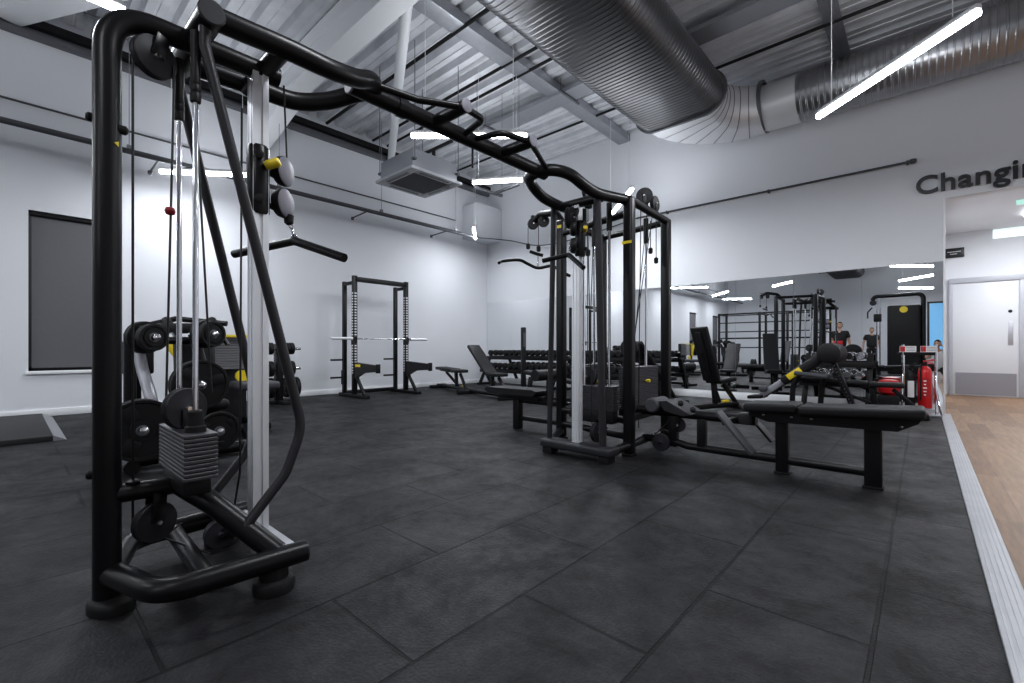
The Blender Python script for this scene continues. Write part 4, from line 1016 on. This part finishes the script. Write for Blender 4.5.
# yellow-framed stack machine
Y0 = thing('stack_machine', 'strength machine with a grey weight stack and yellow edge trims', 'strength machine')
def Q2(name, mb, m): return mb.build(name, m, Y0)
c = V((-5.75, 1.85, 0))
Q2('weight_stack', stack((-5.70, 1.98), .18, .40, .68, 12, .031, PLATE), mat('mid grey plate', (.19, .19, .205), .45))
Q2('frame', MB().bx(-5.86, -5.80, 1.68, 2.26, .05, 1.08, .01), DKG); 
Q2('yellow_trim', MB().prism([(0, 1.07), (.09, 1.09), (.03, .66), (-.05, .66)], (-5.58, 1.72, 0), Y_, Z_, .04), YEL)
Q2('yellow_trim', MB().bx(-5.64, -5.56, 1.72, 2.24, 1.055, 1.085, .005), YEL)
Q2('yellow_trim', MB().bar((-5.63, 1.40, 1.04), (-5.63, 1.56, .76), .03, .07), YEL)
Q2('yellow_cam', MB().lathe([(.05, -.02), (.07, -.02), (.07, .02), (.05, .02)], (-5.52, 2.12, .60), X_, 20), YEL)
Q2('console', MB().bx(-5.70, -5.55, 1.05, 1.30, .66, 1.0, .02), BLK2)
Q2('seat', MB().box((-5.35, 2.2, .50), (.5, .4, .09), None, .03, 3), PADG)
Q2('seat_post', MB().bx(-5.42, -5.34, 2.14, 2.22, .05, .46, .01), BLK2)
Q2('base_frame', MB().bx(-5.9, -5.1, 1.15, 1.25, 0, .08, .02), BLK); Q2('base_frame', MB().bx(-5.9, -5.1, 2.2, 2.3, 0, .08, .02), BLK); Q2('base_frame', MB().bx(-5.88, -5.78, 1.15, 2.3, 0, .08, .02), BLK)
Q2('upright', MB().bx(-5.86, -5.78, 1.15, 1.23, .05, 1.2, .01), BLK)
Q2('lever_arm', MB().tube([(-5.8, 1.2, 1.15), (-5.6, 1.5, 1.25), (-5.3, 1.9, 1.2)], .03, .1, 12), BLK)
settle(Y0, c); Y0.location = c + V((-.45, -.27, 0))
# plate tree
T = thing('plate_tree', 'short black plate tree standing by the window wall', 'plate rack')
tc_ = V((-8.05, 3.05, 0))
MB().bar((0, 0, .05), (0, 0, 1.0), .10, .16, up=X_).build('post', BLK, T)
MB().bx(-.35, .35, -.06, .06, 0, .06, .01).build('base', BLK2, T); MB().bx(-.06, .06, -.32, .32, 0, .06, .01).build('base', BLK2, T)
pegs = []
for z in (.26, .58, .92):
    for s in (-1, 1):
        MB().cyl((0, 0, z), (0, s * .36, z), .024, n=12).build('peg', CHR, T); pegs.append((z, s))
place(T, tc_)
lab = {(.92, 1): 'small black weight plate on the topmost far-side peg of the plate tree', (.92, -1): 'small black weight plate on the topmost near-side peg of the plate tree',
       (.58, 1): 'medium black weight plate on the middle far-side peg of the plate tree', (.58, -1): 'medium black weight plate on the middle near-side peg of the plate tree',
       (.26, 1): 'large black weight plate on the bottom far-side peg of the plate tree', (.26, -1): 'large black weight plate on the bottom near-side peg of the plate tree'}
for (z, s) in pegs:
    r_ = {.92: .10, .58: .13, .26: .17}[z]
    for k in range(2 if z > .5 else 3):
        plate(tc_ + V((0, s * (.13 + k * .075), z)), (0, 1), r_, lab[(z, s)], .06, 'weight plates on one peg: ' + lab[(z, s)][-40:])
# lifting platform
T = thing('lifting_platform', 'low black lifting platform with a pale sloping end at the photo edge', 'platform')
MB().bx(-8.75, -6.45, -2.2, .30, 0, .055, .006).build('deck', mat('ribbed black platform rubber', (.02, .02, .022), .6, bump=.3, bscale=60), T)
MB().prism([(0, 0), (.10, 0), (.0, .056)], (-7.6, .30, 0), Y_, Z_, 2.3).build('end_bevel', mat('grey ramp edge', (.25, .25, .27), .5), T)
settle(T, (-7.6, -1, 0))

# ================================================================ BEHIND THE CAMERA (seen in the mirror)
R_ = thing('training_rig', 'wide black bar rig with horizontal rungs seen in the mirror', 'training rig')
xa, xb, ya, yb = -6.6, -2.9, -4.2, -3.2
for i, x in enumerate((xa, -5.0, -4.0, xb)):
    for y in (ya, yb): MB().bx(x - .04, x + .04, y - .04, y + .04, 0, 2.42, .006).build('upright', BLK, R_)
    MB().bx(x - .035, x + .035, ya, yb, 2.35, 2.42, .005).build('crossbar', BLK, R_)
for z in (.95, 1.35, 1.62, 2.0, 2.38): MB().cyl((xa, yb, z), (xb, yb, z), .022 if z < 2.2 else .03, n=10).build('rung', BLK2, R_)
for z in (1.35, 2.38): MB().cyl((xa, ya, z), (xb, ya, z), .022, n=10).build('rung', BLK2, R_)
settle(R_, ((xa + xb) / 2, (ya + yb) / 2, 0))
K = thing('shrouded_cable_machine', 'tall black cable machine with a solid shroud and yellow badge, seen in the mirror', 'cable machine')
c = V((-.45, -1.35, 0))
MB().bx(-.40, .40, -.12, .12, .1, 2.28, .06, 4).build('shroud', BLK2, K)
MB().lathe([(.02, 0), (.10, .002), (.10, .006), (.02, .008)], (0, .12, 2.14), Y_, 20).build('badge', YEL, K)
MB().tube([(.46, 0, .05), (.46, 0, 2.62), (-.72, .0, 2.60), (-.78, 0, 2.48)], .06, .18, 16).build('frame_tube', BLK, K)
MB().bx(-.95, .55, -.35, .35, 0, .09, .03).build('base', BLK, K)
MB().cyl((-.66, .02, .08), (-.66, .02, 2.55), .02, n=10).build('guide_rod', CHR, K); MB().cyl((-.58, .02, .08), (-.58, .02, 2.55), .02, n=10).build('guide_rod', CHR, K)
MB().pulley((-.76, .02, 2.40), Y_, .09, .04).build('pulley', DISC, K); MB().tube([(-.78, 0, 2.25), (-.9, 0, 2.1), (-.9, 0, 1.9)], .02, .05).build('pulley_arm', BLK2, K)
MB().box((-.64, .1, 1.9), (.2, .1, .25), None, .02).build('carriage', BLK2, K)
place(K, c)
# ================================================================ PEOPLE (seen in the mirror)
def skin_body(name, pts, edges, rads, m, parent, sub=2):
    me = bpy.data.meshes.new(name); me.from_pydata([tuple(p) for p in pts], edges, []); o = bpy.data.objects.new(name, me); COL.objects.link(o)
    if parent: o.parent = parent
    me.materials.append(m)
    sk = o.modifiers.new('skin', 'SKIN'); sk.use_smooth_shade = True
    for i, r in enumerate(rads):
        sv = me.skin_vertices[0].data[i]; rr = r if isinstance(r, (tuple, list)) else (r, r); sv.radius = rr; sv.use_root = (i == 0)
    ss = o.modifiers.new('sub', 'SUBSURF'); ss.levels = sub; ss.render_levels = sub
    return o
def person(label, loc, rz, J, tee, trou, hair=HAIR):
    """J: joints in metres, figure facing local +y. The skin body is one surface; clothes and hair are shells over it."""
    r = thing('person', label, 'person')
    names = ['pelvis', 'waist', 'chest', 'neck', 'shL', 'elL', 'wrL', 'shR', 'elR', 'wrR', 'hipL', 'knL', 'anL', 'toL', 'hipR', 'knR', 'anR', 'toR', 'headb']
    idx = {n: i for i, n in enumerate(names)}
    rad = dict(pelvis=(.15, .11), waist=(.135, .10), chest=(.155, .11), neck=.055, shL=.062, elL=.042, wrL=.028, shR=.062, elR=.042, wrR=.028, hipL=.092, knL=.058, anL=.040, toL=.035, hipR=.092, knR=.058, anR=.040, toR=.035, headb=.055)
    ed = [('pelvis', 'waist'), ('waist', 'chest'), ('chest', 'neck'), ('neck', 'headb'), ('chest', 'shL'), ('shL', 'elL'), ('elL', 'wrL'), ('chest', 'shR'), ('shR', 'elR'), ('elR', 'wrR'),
          ('pelvis', 'hipL'), ('hipL', 'knL'), ('knL', 'anL'), ('anL', 'toL'), ('pelvis', 'hipR'), ('hipR', 'knR'), ('knR', 'anR'), ('anR', 'toR')]
    skin_body('body', [J[n] for n in names], [(idx[a], idx[b]) for a, b in ed], [rad[n] for n in names], SKIN, r)
    h = V(J['head']); look = V(J.get('look', (0, 1, 0))).normalized()
    sd = look.cross(Z_).normalized(); up = sd.cross(look).normalized(); Rm = Matrix((sd, look, up)).transposed()
    bm = bmesh.new(); bmesh.ops.create_uvsphere(bm, u_segments=24, v_segments=18, radius=1)
    hd = MB(); vs = []
    for v in bm.verts:
        x, y, z = v.co; k = 1 - .22 * max(0, -z) ** 1.5
        vs.append(h + Rm @ V((x * .076 * k, (y * .096 + (.012 if z < -.3 and y > 0 else 0)) * (1 - .1 * max(0, -z)), z * .118)))
    hd.add(vs, [[v.index for v in f.verts] for f in bm.faces]); 
    face = hd.build('head', SKIN, r, 80)
    b2 = MB(); b2.lathe([(.006, -.02), (.013, -.015), (.009, .02), (.004, .028)], h + Rm @ V((0, .098, -.012)), Rm @ V((0, -.15, 1)), 10).build('nose', SKIN, face)
    for s in (-1, 1):
        MB().lathe([(.002, 0), (.012, .002), (.011, .006), (.003, .009)], h + Rm @ V((s * .03, .084, .018)), Rm @ V((s * .3, 1, 0)), 12).build('eye', HAIR, face)
        MB().box(h + Rm @ V((s * .031, .088, .038)), (.032, .010, .007), Rm, .003).build('eyebrow', HAIR, face)
        MB().lathe([(.012, -.008), (.022, -.004), (.022, .004), (.012, .008)], h + Rm @ V((s * .078, 0, -.002)), Rm @ X_, 12).build('ear', SKIN, face)
    MB().box(h + Rm @ V((0, .090, -.055)), (.045, .010, .010), Rm, .004).build('mouth', mat('lips', (.33, .13, .11), .5), face)
    hr = MB(); keep = {}
    vs = []; fs = []
    for v in bm.verts:
        x, y, z = v.co; vs.append(h + Rm @ V((x * .083, y * .102 - .006, z * .122 + .006)))
    for f in bm.faces:
        c = f.calc_center_median()
        if c.z > .48 + max(0, c.y) * .12 or (c.y < .05 and c.z > -.15 - .4 * (c.y < -.4)): fs.append([v.index for v in f.verts])
    hr.add(vs, fs); o = hr.build('hair', hair, r, 80); s = o.modifiers.new('s', 'SOLIDIFY'); s.thickness = .006
    bm.free()
    # clothes: slightly fatter shells over the same skeleton
    k = 1.0
    tn = ['waist', 'chest', 'shL', 'shR', 'pelvis']
    def mid(a, b, t): return V(J[a]).lerp(V(J[b]), t)
    tp = [J['chest'], J['waist'], V(J['pelvis']) - Z_ * .08, J['shL'], mid('shL', 'elL', .62), J['shR'], mid('shR', 'elR', .62), mid('chest', 'neck', .55)]
    skin_body('t_shirt', tp, [(0, 1), (1, 2), (0, 3), (3, 4), (0, 5), (5, 6), (0, 7)], [(.195, .155), (.185, .155), (.20, .165), .088, .070, .088, .070, .085], tee, r)
    tp = [J['pelvis'], J['hipL'], J['knL'], mid('knL', 'anL', .93), J['hipR'], J['knR'], mid('knR', 'anR', .93), mid('pelvis', 'waist', .6)]
    skin_body('trousers', tp, [(0, 1), (1, 2), (2, 3), (0, 4), (4, 5), (5, 6), (0, 7)], [(.175, .138), .112, .075, .060, .112, .075, .060, (.165, .13)], trou, r)
    for a, t in (('anL', 'toL'), ('anR', 'toR')):
        d = (V(J[t]) - V(J[a])); d.z = 0; d.normalize()
        q = V(J[a]) + d * .06
        MB().box((q.x, q.y, max(.045, min(J[a][2], .05))), (.095, .28, .085), Rz(math.atan2(-d.x, d.y)), .035, 3).build('shoe', TROU if tee is TEEB else HAIR, r)
    # hands
    for el, wr, s in (('elL', 'wrL', -1), ('elR', 'wrR', 1)):
        w = V(J[wr]); d = (w - V(J[el])).normalized(); pn = V(J.get('palm' + wr[-1], (-s, .2, 0))); pn = (pn - d * pn.dot(d)).normalized(); ac = d.cross(pn).normalized()
        pts = [w, w + d * .045, w + d * .085]; es = [(0, 1), (1, 2)]; rs = [.026, (.034, .018), (.036, .016)]
        for q, L in ((-.030, .060), (-.010, .075), (.010, .070), (.030, .055)):
            b0 = len(pts); base = w + d * .088 + ac * q
            pts += [base, base + d * L * .5 + pn * .010, base + d * L * .85 + pn * .030]; es += [(2, b0), (b0, b0 + 1), (b0 + 1, b0 + 2)]; rs += [.010, .009, .007]
        b0 = len(pts); tb = w + d * .03 - ac * .03
        pts += [tb, tb + d * .035 - ac * .02 + pn * .01, tb + d * .065 - ac * .015 + pn * .02]; es += [(1, b0), (b0, b0 + 1), (b0 + 1, b0 + 2)]; rs += [.013, .011, .008]
        skin_body('hand', pts, es, rs, SKIN, r, 1)
    return place(r, loc, rz)
stand = dict(pelvis=(0, 0, .97), waist=(0, .01, 1.12), chest=(0, 0, 1.34), neck=(0, 0, 1.50), headb=(0, .015, 1.58), head=(0, .035, 1.68),
             shL=(-.19, 0, 1.43), elL=(-.25, .02, 1.15), wrL=(-.10, .22, 1.10), shR=(.19, 0, 1.43), elR=(.25, -.02, 1.14), wrR=(.27, .08, .90),
             hipL=(-.09, 0, .92), knL=(-.11, .02, .50), anL=(-.12, 0, .085), toL=(-.13, .14, .05), hipR=(.09, 0, .92), knR=(.11, .02, .50), anR=(.12, 0, .085), toR=(.14, .14, .05))
J1 = dict(stand); J1.update(palmL=(.3, .2, 1), wrR=(.30, .06, .89))
person('man in a black t-shirt and trousers standing with a red object held at his waist', (-2.05, -1.0, 0), math.radians(8), J1, TEEB, TROU)
o = thing('red_case', 'small red case held at the waist of the standing man in the mirror', 'case')
MB().box((0, 0, 0), (.26, .05, .15), None, .02, 3).build('shell', RED, o); MB().tube([(-.05, 0, .07), (-.05, 0, .11), (.05, 0, .11), (.05, 0, .07)], .008, .02, 8).build('handle', BLK2, o)
place(o, (-2.05 - .02, -1.0 + .20 + .10, 1.09), math.radians(8))
J2 = dict(stand); J2.update(wrL=(-.30, .12, .92), elL=(-.28, 0, 1.15), look=(-.4, 1, 0))
person('dark-haired person in black standing far back, seen in the mirror beside the shrouded machine', (-1.62, -7.0, 0), math.radians(-10), J2, TEEB, TROU)
J3 = dict(pelvis=(0, -.05, .36), waist=(0, .02, .50), chest=(0, .10, .72), neck=(0, .15, .88), headb=(0, .175, .95), head=(0, .20, 1.05), look=(-.25, 1, -.05),
          shL=(-.19, .09, .80), elL=(-.24, .30, .62), wrL=(-.10, .40, .82), shR=(.19, .09, .80), elR=(.32, .28, .72), wrR=(.12, .36, .98),
          hipL=(-.10, -.02, .33), knL=(-.17, .38, .42), anL=(-.16, .18, .085), toL=(-.17, .32, .05), hipR=(.10, -.02, .33), knR=(.20, .30, .14), anR=(.18, -.10, .085), toR=(.18, -.02, .05), palmL=(1, .2, .2), palmR=(-1, .2, 0))
person('man in a white t-shirt crouching with one arm raised by the wooden walkway', (.33, -.80, 0), math.radians(4), J3, TEEW, TROU)
# ================================================================ CAMERA, WORLD, COLOUR
cd = bpy.data.cameras.new('camera'); cam = bpy.data.objects.new('camera', cd); COL.objects.link(cam)
cam.location = (0, 0, CAMZ); cam.rotation_euler = (PI / 2, 0, HEAD)
cd.sensor_width = 36; cd.lens = F / 1024 * 36; cd.shift_y = (HY - 341.5) / 1024; cd.clip_start = .02; cd.clip_end = 200
scene.camera = cam
w = bpy.data.worlds.new('world'); scene.world = w; w.use_nodes = True
w.node_tree.nodes['Background'].inputs[0].default_value = (.75, .80, .9, 1); w.node_tree.nodes['Background'].inputs[1].default_value = .25
scene.view_settings.view_transform = 'Standard'; scene.view_settings.look = 'None'; scene.view_settings.exposure = .14; scene.view_settings.gamma = .9
scene.cycles.max_bounces = 10; scene.cycles.glossy_bounces = 6; scene.cycles.diffuse_bounces = 4
scene.cycles.sample_clamp_indirect = 6
